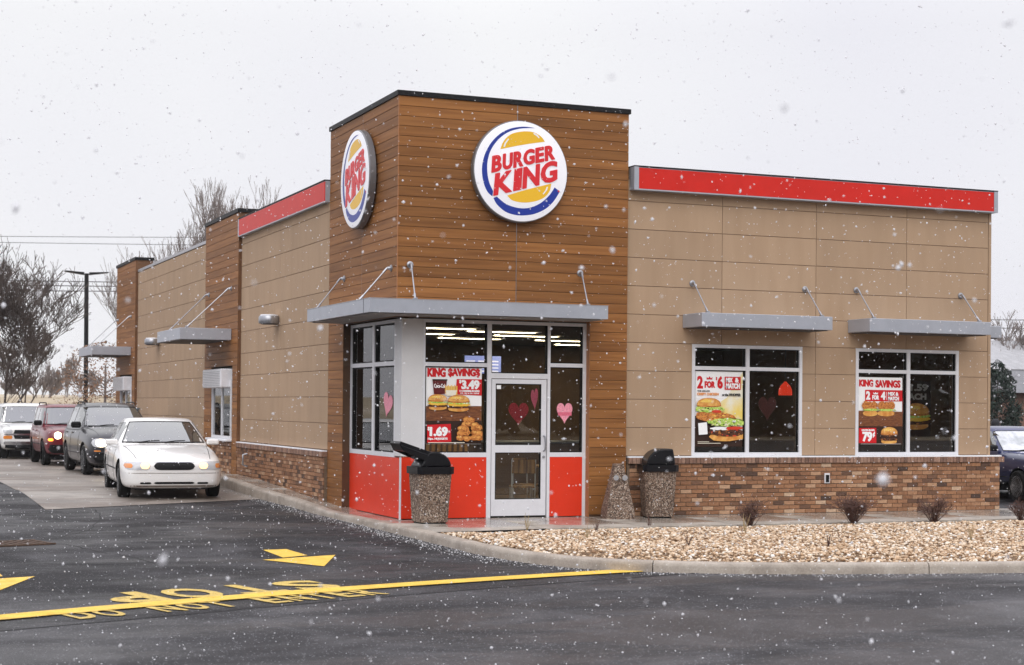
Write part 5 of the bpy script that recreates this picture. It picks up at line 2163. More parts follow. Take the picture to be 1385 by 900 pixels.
    # wheels
    for y in sp['axles']:
        for s in (-1, 1):
            wheel(root, s * (tw - .01), y, R, sp.get('ww', .215), s, sp.get('spokes', 5), sp.get('rimmat', 'alloy'), sp.get('wide', .62))
    # mirrors
    zmir, ymir = sp['mirror']
    for s in (-1, 1):
        mh = .075 * sp.get('mirs', 1.)
        mb = MB(); mb.bbox(s * (hw - .10) if s > 0 else s * (hw + .13), s * (hw + .13) if s > 0 else s * (hw - .10), ymir - .05, ymir + .07, zmir - mh, zmir + mh, mh * .45)
        mb.build('mirror', sp.get('mirmat', sp['paint']), root, local=True, smooth='auto')
    # door seams on both sides
    for s in (-1, 1):
        mb = MB()
        for y in sp.get('seams', ()):
            pts = []
            for k in range(9):
                z = sp['seam_z'][0] + (sp['seam_z'][1] - sp['seam_z'][0]) * k / 8
                h = bb.ray_cast(Vector((9 * s, y + .05 * (1 - k / 8), z)), Vector((-s, 0, 0)))
                if h[0]: pts.append(h[0])
            if len(pts) > 2: mb.tube(pts, .005, 4)
        pts = []
        for k in range(20):
            y = sp['axles'][0] + R + .12 + (sp['axles'][1] - sp['axles'][0] - 2 * R - .24) * k / 19
            h = bb.ray_cast(Vector((9 * s, y, sp['mould'])), Vector((-s, 0, 0)))
            if h[0]: pts.append(h[0])
        mb.tube(pts, .014, 5)
        mb.build('door_seams', 'trim_dark', root, local=True)
        mb = MB()
        pts = []
        yw = sp['cabin'][0][1]
        for k in range(12):
            y = .22 + (yw - .16) * k / 11
            h = bb.ray_cast(Vector((s * hw * (.70 + .12 * k / 11), y, 5)), Vector((0, 0, -1)))
            if h[0]: pts.append(h[0] + Vector((0, 0, .001)))
        mb.tube(pts, .0055, 4)
        mb.build('hood_seam', 'trim_dark', root, local=True)
        for yh in sp.get('handles', ()):
            h = bb.ray_cast(Vector((9 * s, yh, sp['seam_z'][1] - .10)), Vector((-s, 0, 0)))
            if h[0]:
                mb = MB(); c = h[0]; mb.bbox(c.x - .02, c.x + .02, c.y - .09, c.y + .09, c.z - .018, c.z + .018, .008)
                mb.build('door_handle', sp['paint'], root, local=True)

    def dc(nm, m, u0, u1, lo, hi, r=.0, off=.006, **k):
        if r: lo, hi = rounded(u0, u1, lo, hi, r)
        d = decal(bb, 'y', u0, u1, lo, hi, off, **k)
        if d: return d.build(nm, m, root, local=True, smooth='auto')
    return root, dc, bb, cbv


def windscreen_mats():
    for nm, tint, rg in (('windscreen_glass', (.16, .18, .18), .05), ('side_glass', (.12, .13, .14), .05)):
        m = bpy.data.materials.new(nm)
        m.use_nodes = True
        b = m.node_tree.nodes['Principled BSDF']
        b.inputs['Base Color'].default_value = (.030, .038, .036, 1)
        b.inputs['Roughness'].default_value = rg
        b.inputs['Specular IOR Level'].default_value = 1.0
        b.inputs['IOR'].default_value = 1.8
        b.inputs['Coat Weight'].default_value = 1.
        b.inputs['Coat Roughness'].default_value = .03
        MATS[nm] = m
    # wet and half snowed-over windscreen
    mat('windscreen_snow', (.66, .68, .72), .8, var=.12, scale=5., col2=(.35, .38, .40), mscale=3., mpos=(.5, .75))


windscreen_mats()


def place_on_lane(x, y):
    return (x, y, zg(y) + .012)


# --- white sedan
sp = dict(L=4.94, W=1.85, paint='paint_white', R=.325, axles=(.95, 3.72), tw=.12, ww=.205, spokes=8, wide=.75,
          stations=[(0.03, .30, .60, .70, .01), (.06, .23, .66, .82, .02), (.22, .19, .72, .94, .035), (.60, .19, .80, .985, .05), (1.2, .19, .89, 1.0, .05), (1.75, .19, .95, 1.0, .03),
                    (2.6, .19, .965, 1.0, .01), (3.6, .19, .965, 1.0, .01), (4.3, .20, .985, .98, .03), (4.8, .22, .97, .92, .02), (4.92, .32, .88, .80, .0)],
          cabin=[(.90, 1.52, 4.35, .87, 5), (1.0, 1.68, 4.22, .84, 5), (1.2, 2.06, 3.92, .745, 4.6), (1.36, 2.42, 3.62, .655, 4.2), (1.415, 2.60, 3.45, .60, 3.8), (1.435, 2.85, 3.2, .42, 3)],
          glass=(.985, 1.365), sides=[(2.05, 2.95, 2.42, 2.95), (3.03, 3.75, 3.03, 3.55)], mirror=(.99, 1.95), mirs=.7, seams=(1.78, 2.98, 3.95), seam_z=(.30, .93), mould=.52, handles=(2.8, 3.75))
car1, dc, bb, cbv = vehicle('parked_car', 'white sedan with dim amber headlamps leading the drive-through queue', 'car', place_on_lane(-2.19, 5.80), math.radians(-4), sp)
dc('grille', 'trim_dark', -.36, .36, const(.535), const(.672), .35, .008, N=24)
dc('grille_frame', 'chrome', -.355, .355, lambda u: .672, lambda u: .686, 0, .009, N=24, Mn=1)
for s in (-1, 1):
    a, b = (.42, .86) if s > 0 else (-.86, -.42)
    dc('headlight', 'lamp_clear', a, b, const(.54), const(.685), .35, .008, N=18)
    a, b = (.42, .60) if s > 0 else (-.60, -.42)
    dc('lamp_bulb', 'lamp_warm', a + .01, b - .01, const(.555), const(.67), .8, .012, N=8)
    a, b = (.72, .86) if s > 0 else (-.86, -.72)
    dc('indicator', 'lamp_amber', a, b, const(.57), const(.65), .5, .012, N=8)
dc('air_intake', 'trim_dark', -.36, .36, const(.285), const(.325), .2, .006, N=20)
dc('air_intake', 'trim_dark', -.60, -.40, const(.285), const(.32), .3, .006)
dc('air_intake', 'trim_dark', .40, .60, const(.285), const(.32), .3, .006)
dc('bumper_line', 'dirt', -.84, .84, lambda u: .475, lambda u: .484, 0, .004, N=30, Mn=1)
dc('bumper_grime', 'dirt', -.80, .80, const(.235), const(.262), .1, .003, N=30, Mn=2)
mb = MB()
mb.tube([(.04, .10, .60), (.04, .08, .64), (-.02, .08, .62), (-.02, .08, .585)], .008, 5)

# --- dark grey crossover, headlamp blazing
SUVQ = 'vehicles queueing at the drive-through'
sp = dict(L=4.6, W=1.85, paint='paint_grey', R=.355, axles=(.90, 3.60), tw=.12, ww=.225, spokes=7, wide=.7,
          stations=[(.03, .34, .74, .70, .01), (.07, .26, .84, .84, .03), (.25, .22, .95, .95, .05), (.70, .22, 1.03, .99, .06), (1.3, .22, 1.09, 1.0, .05), (1.8, .22, 1.11, 1.0, .02),
                    (2.6, .22, 1.11, 1.0, .01), (3.6, .22, 1.12, 1.0, .01), (4.2, .24, 1.12, .98, .01), (4.5, .28, 1.10, .92, .0), (4.58, .40, 1.0, .82, .0)],
          cabin=[(1.04, 1.30, 4.42, .87, 5.5), (1.14, 1.50, 4.36, .845, 5.5), (1.40, 1.95, 4.20, .755, 5.2), (1.60, 2.34, 4.0, .68, 5), (1.66, 2.50, 3.85, .62, 4.5), (1.685, 2.8, 3.5, .42, 3)],
          glass=(1.13, 1.585), sides=[(1.80, 2.72, 2.28, 2.72), (2.80, 3.58, 2.80, 3.55), (3.66, 4.18, 3.63, 3.95)], mirror=(1.16, 1.72), mirmat='trim_dark', seams=(1.55, 2.76, 3.75), seam_z=(.38, 1.06), mould=.50, handles=(2.6, 3.5))
car2, dc, bb, cbv = vehicle('crossover', 'dark grey crossover with round headlamp glaring behind the white sedan', 'car', place_on_lane(-1.62, 14.30), math.radians(1), sp, SUVQ)
car2.scale = (0.975, 0.975, 0.975)
dc('grille', 'trim_dark', -.42, .42, const(.64), const(.80), .25, .008, N=24)
for s in (-1, 1):
    a, b = (.40, .82) if s > 0 else (-.82, -.40)
    dc('headlight', 'lamp_clear', a, b, const(.66), const(.86), .6, .008, N=18)
    a, b = (.50, .74) if s > 0 else (-.74, -.50)
    dc('lamp_bulb', 'lamp_lit', a, b, const(.67), const(.85), .9, .014, N=12)
    a, b = (.40, .52) if s > 0 else (-.52, -.40)
    dc('indicator', 'lamp_warm', a, b, const(.68), const(.76), .8, .014, N=8)
    a, b = (.62, .78) if s > 0 else (-.78, -.62)
    dc('side_marker', 'lamp_amber', a, b, const(.56), const(.59), .5, .010, N=8)
dc('lower_bumper', 'trim_dark', -.78, .78, const(.30), const(.53), .12, .006, N=30, Mn=6)
dc('skid_plate', 'alloy', -.50, .50, const(.27), const(.30), .2, .012, N=20, Mn=1)
for s in (-1, 1):
    mb = MB(); mb.tube([(s * .60, 2.62, 1.665), (s * .60, 2.75, 1.705), (s * .60, 3.6, 1.705), (s * .60, 3.72, 1.66)], .016, 6); mb.build('roof_rail', 'trim_dark', car2, local=True)

# --- dark red SUV
sp = dict(L=4.44, W=1.82, paint='paint_red', R=.36, axles=(.80, 3.45), tw=.12, ww=.235, spokes=5, wide=.8,
          stations=[(.03, .42, .86, .74, .01), (.07, .34, .96, .84, .03), (.22, .30, 1.02, .93, .04), (.60, .30, 1.07, .985, .04), (1.2, .30, 1.10, 1.0, .03), (1.6, .30, 1.12, 1.0, .01),
                    (2.5, .30, 1.13, 1.0, .01), (3.4, .30, 1.14, 1.0, .01), (4.1, .32, 1.14, .98, .0), (4.38, .36, 1.12, .93, .0), (4.42, .45, 1.05, .86, .0)],
          cabin=[(1.06, 1.22, 4.36, .85, 7), (1.16, 1.34, 4.34, .835, 7), (1.45, 1.66, 4.26, .775, 7), (1.66, 1.90, 4.14, .72, 6.5), (1.72, 2.02, 4.02, .67, 6), (1.745, 2.4, 3.6, .45, 3)],
          glass=(1.16, 1.645), sides=[(1.55, 2.45, 1.92, 2.45), (2.55, 3.3, 2.55, 3.28), (3.4, 4.1, 3.38, 4.0)], mirror=(1.20, 1.55), mirmat='trim_dark', seams=(1.42, 2.5, 3.4), seam_z=(.45, 1.08), mould=.60, handles=(2.3, 3.25))
car3, dc, bb, cbv = vehicle('sport_utility_vehicle', 'dark red boxy SUV with lit headlamp and orange signal, third in queue', 'car', place_on_lane(-1.93, 20.45), math.radians(0), sp, SUVQ)
car3.scale = (0.915, 0.915, 0.915)
for i in range(7):
    x = -.30 + i * .10
    dc('grille_slot', 'trim_dark', x - .03, x + .03, const(.74), const(.92), .5, .010, N=6)
for s in (-1, 1):
    a, b = (.44, .64) if s > 0 else (-.64, -.44)
    dc('headlight', 'lamp_lit', a, b, const(.76), const(.96), .98, .012, N=24)
    a, b = (.66, .80) if s > 0 else (-.80, -.66)
    dc('indicator', 'lamp_orange', a, b, const(.70), const(.78), .6, .012, N=10)
dc('lower_bumper', 'trim_dark', -.80, .80, const(.36), const(.60), .10, .012, N=30, Mn=6)
for s in (-1, 1):
    mb = MB(); mb.tube([(s * .63, 2.1, 1.74), (s * .63, 2.2, 1.785), (s * .63, 3.8, 1.785), (s * .63, 3.9, 1.73)], .016, 6); mb.build('roof_rail', 'trim_dark', car3, local=True)

# --- white full-size truck
sp = dict(L=5.6, W=1.98, paint='paint_white', R=.38, axles=(.90, 4.1), tw=.13, ww=.25, spokes=6, wide=.8,
          stations=[(.03, .50, 1.02, .88, .01), (.06, .44, 1.08, .93, .02), (.25, .38, 1.12, .97, .04), (.8, .36, 1.16, .99, .05), (1.5, .36, 1.19, 1.0, .03), (2.0, .36, 1.20, 1.0, .01),
                    (3.0, .36, 1.20, 1.0, .0), (4.5, .38, 1.20, 1.0, .0), (5.3, .42, 1.20, .99, .0), (5.55, .45, 1.18, .96, .0)],
          cabin=[(1.12, 1.62, 5.45, .93, 7), (1.24, 1.78, 5.43, .90, 7), (1.52, 2.16, 5.36, .82, 7), (1.76, 2.46, 5.28, .76, 6.5), (1.83, 2.58, 5.18, .71, 6), (1.86, 3., 4.8, .5, 3)],
          glass=(1.235, 1.75), sides=[(2.05, 2.95, 2.42, 2.95), (3.05, 3.95, 3.05, 3.93), (4.1, 5.2, 4.08, 5.1)], mirror=(1.30, 1.98), mirmat='trim_dark', seams=(1.75, 3.0, 4.05), seam_z=(.5, 1.15), mould=.62, handles=(2.8, 3.9))
car4, dc, bb, cbv = vehicle('truck', 'white full-size truck with wide bar grille at the left photo edge', 'truck', (-2.45, 26.0, -.03), math.radians(-1), sp, SUVQ)
car4.scale = (0.92, 0.92, 0.92)
dc('grille', 'trim_dark', -.60, .60, const(.74), const(1.02), .05, .008, N=24)
dc('grille_bar', 'chrome', -.88, .88, const(.855), const(.905), .03, .016, N=24, Mn=2)
dc('bumper', 'chrome', -.93, .93, const(.56), const(.66), .04, .05, N=24, Mn=3)
dc('valance', 'trim_dark', -.90, .90, const(.40), const(.55), .05, .03, N=24, Mn=3)
for s in (-1, 1):
    a, b = (.62, .90) if s > 0 else (-.90, -.62)
    dc('headlight', 'lamp_clear', a, b, const(.92), const(1.03), .1, .012)
    dc('indicator', 'lamp_amber', a, b, const(.74), const(.84), .1, .012)

# --- dark blue pickup at the right edge
sp = dict(L=5.5, W=1.95, paint='paint_blue', R=.40, axles=(.92, 4.1), tw=.10, ww=.27, spokes=5, wide=.5, rimmat='alloy',
          stations=[(.03, .55, 1.02, .88, .01), (.07, .48, 1.10, .93, .02), (.25, .42, 1.14, .97, .04), (.8, .42, 1.18, .99, .06), (1.5, .42, 1.21, 1.0, .04), (2.0, .42, 1.22, 1.0, .01),
                    (3.0, .42, 1.22, 1.0, .0), (4.5, .42, 1.22, 1.0, .0), (5.3, .44, 1.22, .99, .0), (5.45, .46, 1.20, .97, .0)],
          cabin=[(1.14, 1.60, 3.95, .91, 7), (1.26, 1.80, 3.93, .88, 7), (1.52, 2.2, 3.86, .80, 7), (1.76, 2.52, 3.78, .74, 6.5), (1.83, 2.64, 3.70, .69, 6), (1.86, 2.9, 3.4, .5, 3)],
          glass=(1.255, 1.75), wsmat='windscreen_snow', sides=[(2.1, 2.95, 2.45, 2.95), (3.05, 3.75, 3.05, 3.70)], mirror=(1.32, 2.0), mirmat='trim_dark', seams=(1.75, 3.0, 3.8), seam_z=(.5, 1.15), mould=.62, handles=(2.8, 3.7))
car5, dc, bb, cbv = vehicle('pickup_truck', 'dark blue pickup with snow on its windscreen and hood beyond the brick corner', 'truck', (14.5, 1.95, -.085), math.radians(-9), sp)
car5.scale = (.84, .84, .80)
dc('grille', 'trim_dark', -.60, .60, const(.78), const(1.04), .05, .008, N=24)
dc('bumper', 'chrome', -.93, .93, const(.56), const(.70), .04, .05, N=24, Mn=3)
for s in (-1, 1):
    a, b = (.62, .90) if s > 0 else (-.90, -.62)
    dc('headlight', 'lamp_clear', a, b, const(.86), const(1.04), .2, .012)
d = decal(bb, 'z', -.78, .78, const(.5), const(1.55), .006, 20, 12)
mat('snow_patchy', (.62, .63, .70), .8, col2=(.05, .06, .16), mscale=7., mpos=(.42, .52))
d.build('hood_snow', 'snow_patchy', car5, local=True, smooth='auto')

# ================================================================== LAMP POST, WIRES
lp = thing('lamp_post', 'tall black parking lot lamp post with two flat lamp heads', 'lamp post', (2.74, 53.0, .06))
mb = MB(); mb.tube([(2.74, 53, .0), (2.70, 53, 7.55)], [.105, .095], 14); mb.build('pole', 'cap_black', lp, smooth='auto')
mb = MB(); mb.tube([(2.74, 53, .0), (2.74, 53, .7)], .3, 16); mb.build('base', 'kerb', lp, smooth='auto')
for s in (-1, 1):
    mb = MB(); mb.add([(2.7 + s * .12, 52.85, 7.48), (2.7 + s * .95, 52.78, 7.60), (2.7 + s * .95, 53.22, 7.60), (2.7 + s * .12, 53.15, 7.48),
                       (2.7 + s * .12, 52.85, 7.60), (2.7 + s * .95, 52.78, 7.64), (2.7 + s * .95, 53.22, 7.64), (2.7 + s * .12, 53.15, 7.60)],
                      [(0, 3, 2, 1), (4, 5, 6, 7), (0, 1, 5, 4), (1, 2, 6, 5), (2, 3, 7, 6), (3, 0, 4, 7)])
    mb.build('lamp_head', 'cap_black', lp)

for i, (z0, z1, lab) in enumerate(((12.85, 12.80, 'topmost overhead wire crossing the left sky'), (12.45, 12.3, 'second overhead wire just below the topmost one'),
                                   (9.92, 9.78, 'upper of the three wires level with the lamp heads'), (9.62, 9.5, 'middle of the three wires level with the lamp heads'), (9.25, 9.2, 'lowest of the three wires below the lamp heads'))):
    mb = MB()
    pts = [(x, 91 - (x - 2.2) * .41, z0 + (z1 - z0) * (x - 2) / 12 - .0009 * (x - 20) * (x + 40) * -.25) for x in np.linspace(-40, 45, 24)]
    mb.tube(pts, .028 if i > 1 else .018, 4)
    tag(mb.build('overhead_wire', 'cable'), lab, 'wire', 'overhead wires left of the building')
for i, z in enumerate((7.75, 7.2)):
    mb = MB()
    mb.tube([(x, 66 - (x - 63) * .41, z) for x in np.linspace(50, 90, 6)], .022, 4)
    tag(mb.build('overhead_wire', 'cable'), ('upper', 'lower')[i] + ' thin wire in the sky right of the building', 'wire', 'overhead wires right of the building')


# ================================================================== TREES AND SHRUBS
def grow(mb, p, d, length, r, lvl, maxl, rr, spread, sides, rmin, up=.12, kids=(3, 5)):
    n = 4 if lvl < 2 else 3
    pts, rad = [p], [r]
    q, dd = Vector(p), Vector(d).normalized()
    for i in range(n):
        dd = (dd + Vector((rr.uniform(-1, 1), rr.uniform(-1, 1), rr.uniform(-.6, 1))) * .13 + Vector((0, 0, up * .4))).normalized()
        q = q + dd * (length / n)
        pts.append(q.copy())
        rad.append(max(rmin, r * (1 - .45 * (i + 1) / n)))
    mb.tube(pts, rad, sides[min(lvl, len(sides) - 1)], cap=False)
    if lvl >= maxl: return
    k = rr.randint(*kids)
    for j in range(k):
        t = rr.uniform(.35, 1.) if lvl else rr.uniform(.45, 1.)
        if j == 0: t = 1
        idx = min(n - 1, int(t * n))
        f = t * n - idx
        base = pts[idx].lerp(pts[idx + 1], min(1, f))
        a = rr.uniform(0, 2 * PI)
        ax = Vector((math.cos(a), math.sin(a), rr.uniform(-.3, .3)))
        nd_ = (dd + ax * spread * rr.uniform(.5, 1.1) + Vector((0, 0, up))).normalized()
        grow(mb, base, nd_, length * rr.uniform(.58, .80), max(rmin, rad[idx] * rr.uniform(.42, .62)), lvl + 1, maxl, rr, spread, sides, rmin, up, kids)


def tree(x, y, h, seed, lab, m='bark', spread=.6, maxl=5, rmin=.010, up=.12, kids=(3, 4), r0=None, z=0., first=.30, group='bare trees around the lot', gravity=1.):
    rr = random.Random(seed)
    root = thing('bare_tree', lab, 'tree', (x, y, z), group)
    r0 = r0 or h * .0125
    tr = MB()
    th = h * first
    tr.tube([(0, 0, -.3), (0, 0, th * .5), (rr.uniform(-.1, .1), rr.uniform(-.1, .1), th)], [r0 * 1.3, r0, r0 * .8], 9)
    tr.build('trunk', m, root, local=True, smooth=True)
    mb = MB()
    for j in range(rr.randint(3, 5)):
        a = rr.uniform(0, 2 * PI)
        d = Vector((math.cos(a) * spread, math.sin(a) * spread, 1)).normalized()
        if j == 0: d = Vector((.05, .02, 1))
        grow(mb, Vector((0, 0, th * rr.uniform(.75, 1))), d, h * .25, r0 * .55, 1, maxl, rr, spread, (6, 5, 4, 3, 3, 3), rmin, up, kids)
    # scale crown so its top meets the wanted height
    a = np.array(mb.v)
    k = (h - th) / max(.1, (a[:, 2].max() - th))
    a[:, 2] = np.where(a[:, 2] > th, th + (a[:, 2] - th) * k, a[:, 2])
    mb.v = [tuple(v) for v in a]
    mb.build('crown', m, root, local=True, fixn=False)
    return root


def at(px_, py_, D):
    """a place D metres ahead of the lens standing in line with a picture point, at ground level"""
    f = 2243.384
    m = cam.matrix_world
    r, u, b = m.col[0].to_3d(), m.col[1].to_3d(), m.col[2].to_3d()
    return CAM + D * (-b + r * (px_ - 692.5) / f + u * (450 + 75.4764 - py_) / f)


def tree_at(px_, py_top, D, seed, lab, **k):
    p_ = at(px_, py_top, D)
    return tree(p_.x, p_.y, p_.z, seed, lab, **k)


tree_at(8, 335, 62, 3, 'large dark bare tree filling the left photo edge', spread=1.0, up=.06, first=.16, maxl=7, kids=(2, 4), rmin=.009)
tree_at(-50, 300, 58, 31, 'bare tree mostly beyond the left photo edge', spread=.8, maxl=6, kids=(3, 4), rmin=.009)
tree_at(36, 425, 74, 4, 'smaller bare tree right of the large dark one at left', spread=.8, maxl=7, kids=(2, 4), rmin=.009)
tree_at(2, 455, 70, 41, 'low dense bare tree in front of the large one at left', spread=.95, maxl=7, kids=(2, 4), rmin=.009, first=.18)
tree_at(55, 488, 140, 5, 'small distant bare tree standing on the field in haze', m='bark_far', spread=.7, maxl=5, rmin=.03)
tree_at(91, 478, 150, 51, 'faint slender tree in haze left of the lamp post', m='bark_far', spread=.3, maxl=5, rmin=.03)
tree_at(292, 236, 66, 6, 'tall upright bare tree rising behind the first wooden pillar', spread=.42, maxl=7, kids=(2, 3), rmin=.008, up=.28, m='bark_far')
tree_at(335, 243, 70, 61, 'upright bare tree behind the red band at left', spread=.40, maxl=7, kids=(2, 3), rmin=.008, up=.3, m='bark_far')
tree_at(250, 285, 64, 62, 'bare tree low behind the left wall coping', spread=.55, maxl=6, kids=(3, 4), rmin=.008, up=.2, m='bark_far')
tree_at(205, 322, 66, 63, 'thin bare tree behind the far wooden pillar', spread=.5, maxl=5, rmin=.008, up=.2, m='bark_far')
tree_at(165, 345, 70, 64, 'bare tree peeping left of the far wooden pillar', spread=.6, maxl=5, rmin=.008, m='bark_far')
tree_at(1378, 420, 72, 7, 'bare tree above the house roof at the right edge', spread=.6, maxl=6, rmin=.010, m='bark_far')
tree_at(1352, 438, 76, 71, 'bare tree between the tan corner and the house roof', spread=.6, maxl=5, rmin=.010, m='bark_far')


def leafy(name, lab, cat, loc, size, n, m, seed, leaf=.05, trunk=True, group=None, cone=False, branch='bark'):
    rr = np.random.default_rng(seed)
    root = thing(name, lab, cat, loc, group)
    if trunk:
        mb = MB(); mb.tube([(0, 0, -.1), (0, 0, size[2] * .8)], [size[0] * .04, size[0] * .015], 7)
        for i in range(26):
            z = rr.uniform(.12, .9) * size[2]
            a = rr.uniform(0, 2 * PI)
            w = size[0] * ((1 - z / size[2]) if cone else (.9 - .6 * abs(z / size[2] - .45)))
            mb.tube([(0, 0, z * .8), (math.cos(a) * w, math.sin(a) * w, z)], [.02, .006], 3, cap=False)
        mb.build('trunk', branch, root, local=True)
    P = []
    cl = rr.uniform(0, 1, (46, 3))
    while len(P) < n:
        c = cl[rr.integers(46)]
        z = np.clip(c[2] + rr.normal(0, .05), .03, 1)
        a = c[0] * 2 * PI + rr.normal(0, .3)
        w = (1 - z) ** .8 if cone else math.sqrt(max(0, 1 - (2 * z - 1) ** 2))
        rad = w * (c[1] * .5 + .5 + rr.normal(0, .08))
        P.append((math.cos(a) * rad * size[0], math.sin(a) * rad * size[1], z * size[2]))
    P = np.array(P)
    d = rr.normal(0, 1, (n, 2, 3))
    d /= np.linalg.norm(d, axis=2, keepdims=True)
    s = leaf * rr.uniform(.6, 1.3, (n, 1))
    V = np.stack([P + d[:, 0] * s, P + d[:, 1] * s * .5, P - d[:, 0] * s, P - d[:, 1] * s * .5], 1).reshape(-1, 3)
    me = bpy.data.meshes.new('foliage')
    me.from_pydata(V.tolist(), [], [(4 * i, 4 * i + 1, 4 * i + 2, 4 * i + 3) for i in range(n)])
    me.materials.append(M[m])
    o = bpy.data.objects.new('foliage', me); COL.objects.link(o); o.parent = root
    return root


p_ = at(142, 545, 52)
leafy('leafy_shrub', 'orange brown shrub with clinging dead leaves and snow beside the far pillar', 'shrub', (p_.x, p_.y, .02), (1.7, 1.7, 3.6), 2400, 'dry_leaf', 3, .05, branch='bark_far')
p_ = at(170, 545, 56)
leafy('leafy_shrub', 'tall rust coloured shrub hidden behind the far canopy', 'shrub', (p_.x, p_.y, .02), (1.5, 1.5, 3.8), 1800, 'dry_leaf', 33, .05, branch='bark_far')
p_ = at(1349, 545, 62)
leafy('evergreen_tree', 'dark evergreen tree between the building corner and the house', 'tree', (p_.x, p_.y, .0), (.85, .85, 3.6), 6000, 'evergreen', 5, .08, cone=False)


def twig_shrub(x, y, w, h, n, lab, seed, name='bare_shrub', m='twig', r=.0035, group='bare shrubs planted in the gravel bed', thin=False):
    rr = random.Random(seed)
    mb = MB()
    for i in range(n):
        a = rr.uniform(0, 2 * PI)
        lean = rr.uniform(.1, 1.) * w
        top = Vector((math.cos(a) * lean, math.sin(a) * lean, h * rr.uniform(.55, 1.)))
        mid = top * .5 + Vector((rr.uniform(-1, 1), rr.uniform(-1, 1), .6)) * w * .12
        mb.tube([(rr.uniform(-.02, .02), rr.uniform(-.02, .02), 0), mid, top], [r * 1.6, r * 1.2, r * .6], 3, cap=False)
        if not thin:
            for _ in range(5):
                t = rr.uniform(.35, 1)
                b = mid.lerp(top, (t - .35) / .65)
                e = b + Vector((rr.uniform(-1, 1), rr.uniform(-1, 1), rr.uniform(-.2, .9))) * w * .45
                mb.tube([b, e], [r, r * .6], 3, cap=False)
                for _k in range(2): mb.tube([b.lerp(e, .6), e + Vector((rr.uniform(-1, 1), rr.uniform(-1, 1), rr.uniform(-.3, .6))) * w * .22], [r * .7, r * .4], 3, cap=False)
    o = mb.build(name, m, None, local=True, fixn=False)
    o.location = (x, y, bed_z(x, y) - .02)
    return tag(o, lab, 'shrub' if not thin else 'plant', group)


for px_, y_, w, h, n, lab in ((1015, -2.55, .24, .40, 40, 'bare reddish shrub nearest the closed bin in the gravel bed'), (1155, -2.5, .33, .44, 60, 'widest bare shrub below the gap between the two front windows'),
                              (1263, -2.5, .28, .40, 46, 'bare shrub below the far right window'), (1380, -2.6, .22, .34, 34, 'low bare shrub cut by the right photo edge')):
    q = at(px_, 690, 1)
    d = q - CAM
    t = (y_ - CAM.y) / d.y
    twig_shrub(CAM.x + d.x * t, y_, w, h, n, lab, int(px_))
for px_, py_, h, lab in ((713, 717, .30, 'thin dry stalks poking up in front of the door'), (806, 722, .22, 'thin dry stalks in the gravel in front of the eyed urn'), (878, 712, .26, 'thin dry stalks in the gravel before the closed bin'),
                         (930, 742, .22, 'dry sprig in the middle of the gravel bed'), (1007, 722, .28, 'dry sprig below the nearest bare shrub'), (1120, 742, .24, 'dry sprig in the gravel below the widest shrub'),
                         (1313, 735, .30, 'dry sprig in the gravel at the right part of the bed'), (795, 700 + 30, .2, 'dry grass tuft near the front kerb line')):
    q = at(px_, py_, 1)
    d = q - CAM
    t = (-.01 - CAM.z) / d.z
    twig_shrub(CAM.x + d.x * t, CAM.y + d.y * t, .09, h, 7, lab, int(px_) + 5, 'dry_stalks', 'dry_grass' if px_ % 2 else 'twig', .0032, 'dry stalks in the gravel bed', True)

# field berm, far hedge line, unseen trees added behind the camera, tall enough to darken the glass reflections
mb = MB()
vs, fs = [], []
nx, ny = 60, 10
for j in range(ny + 1):
    for i in range(nx + 1):
        x = -70 + 140 * i / nx
        y = 78 + 60 * j / ny
        z = -.2 + 2.9 * math.sin(PI * min(1, j / ny * 1.0) * .5) * (.9 + .12 * noise.noise(Vector((x * .05, y * .05, 0)))) * (1 if x < 30 else max(.25, 1 - (x - 30) / 30))
        vs.append((x, y, z))
fs = [(j * (nx + 1) + i, j * (nx + 1) + i + 1, (j + 1) * (nx + 1) + i + 1, (j + 1) * (nx + 1) + i) for j in range(ny) for i in range(nx)]
mb.add(vs, fs)
tag(mb.build('field_bank', 'field', local=True, smooth=True), kind='structure')
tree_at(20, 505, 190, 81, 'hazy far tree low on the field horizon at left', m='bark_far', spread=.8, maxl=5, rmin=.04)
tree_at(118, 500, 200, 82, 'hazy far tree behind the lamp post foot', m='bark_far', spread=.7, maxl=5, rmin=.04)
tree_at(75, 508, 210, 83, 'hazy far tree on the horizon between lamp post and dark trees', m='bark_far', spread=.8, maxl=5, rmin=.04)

rr_ = np.random.default_rng(9)
n = 24000
t = rr_.uniform(0, 1, n)
P = np.stack([-75 + 150 * t, -78 + rr_.uniform(-5, 5, n), np.zeros(n)], 1)
hh = 11 + 2.4 * np.sin(t * 21) + 1.6 * np.sin(t * 57 + 1)
P[:, 2] = rr_.uniform(0, 1, n) ** .8 * hh
S = rr_.uniform(.3, .7, (n, 1)) * np.array([[1, 1, .8]])
tag(scatter_mesh('reflection_tree_line', P, S, OCT_V, OCT_F, 'evergreen'), 'unseen tree line across the road behind the viewer, added to darken the window reflections', 'trees', kind='stuff')

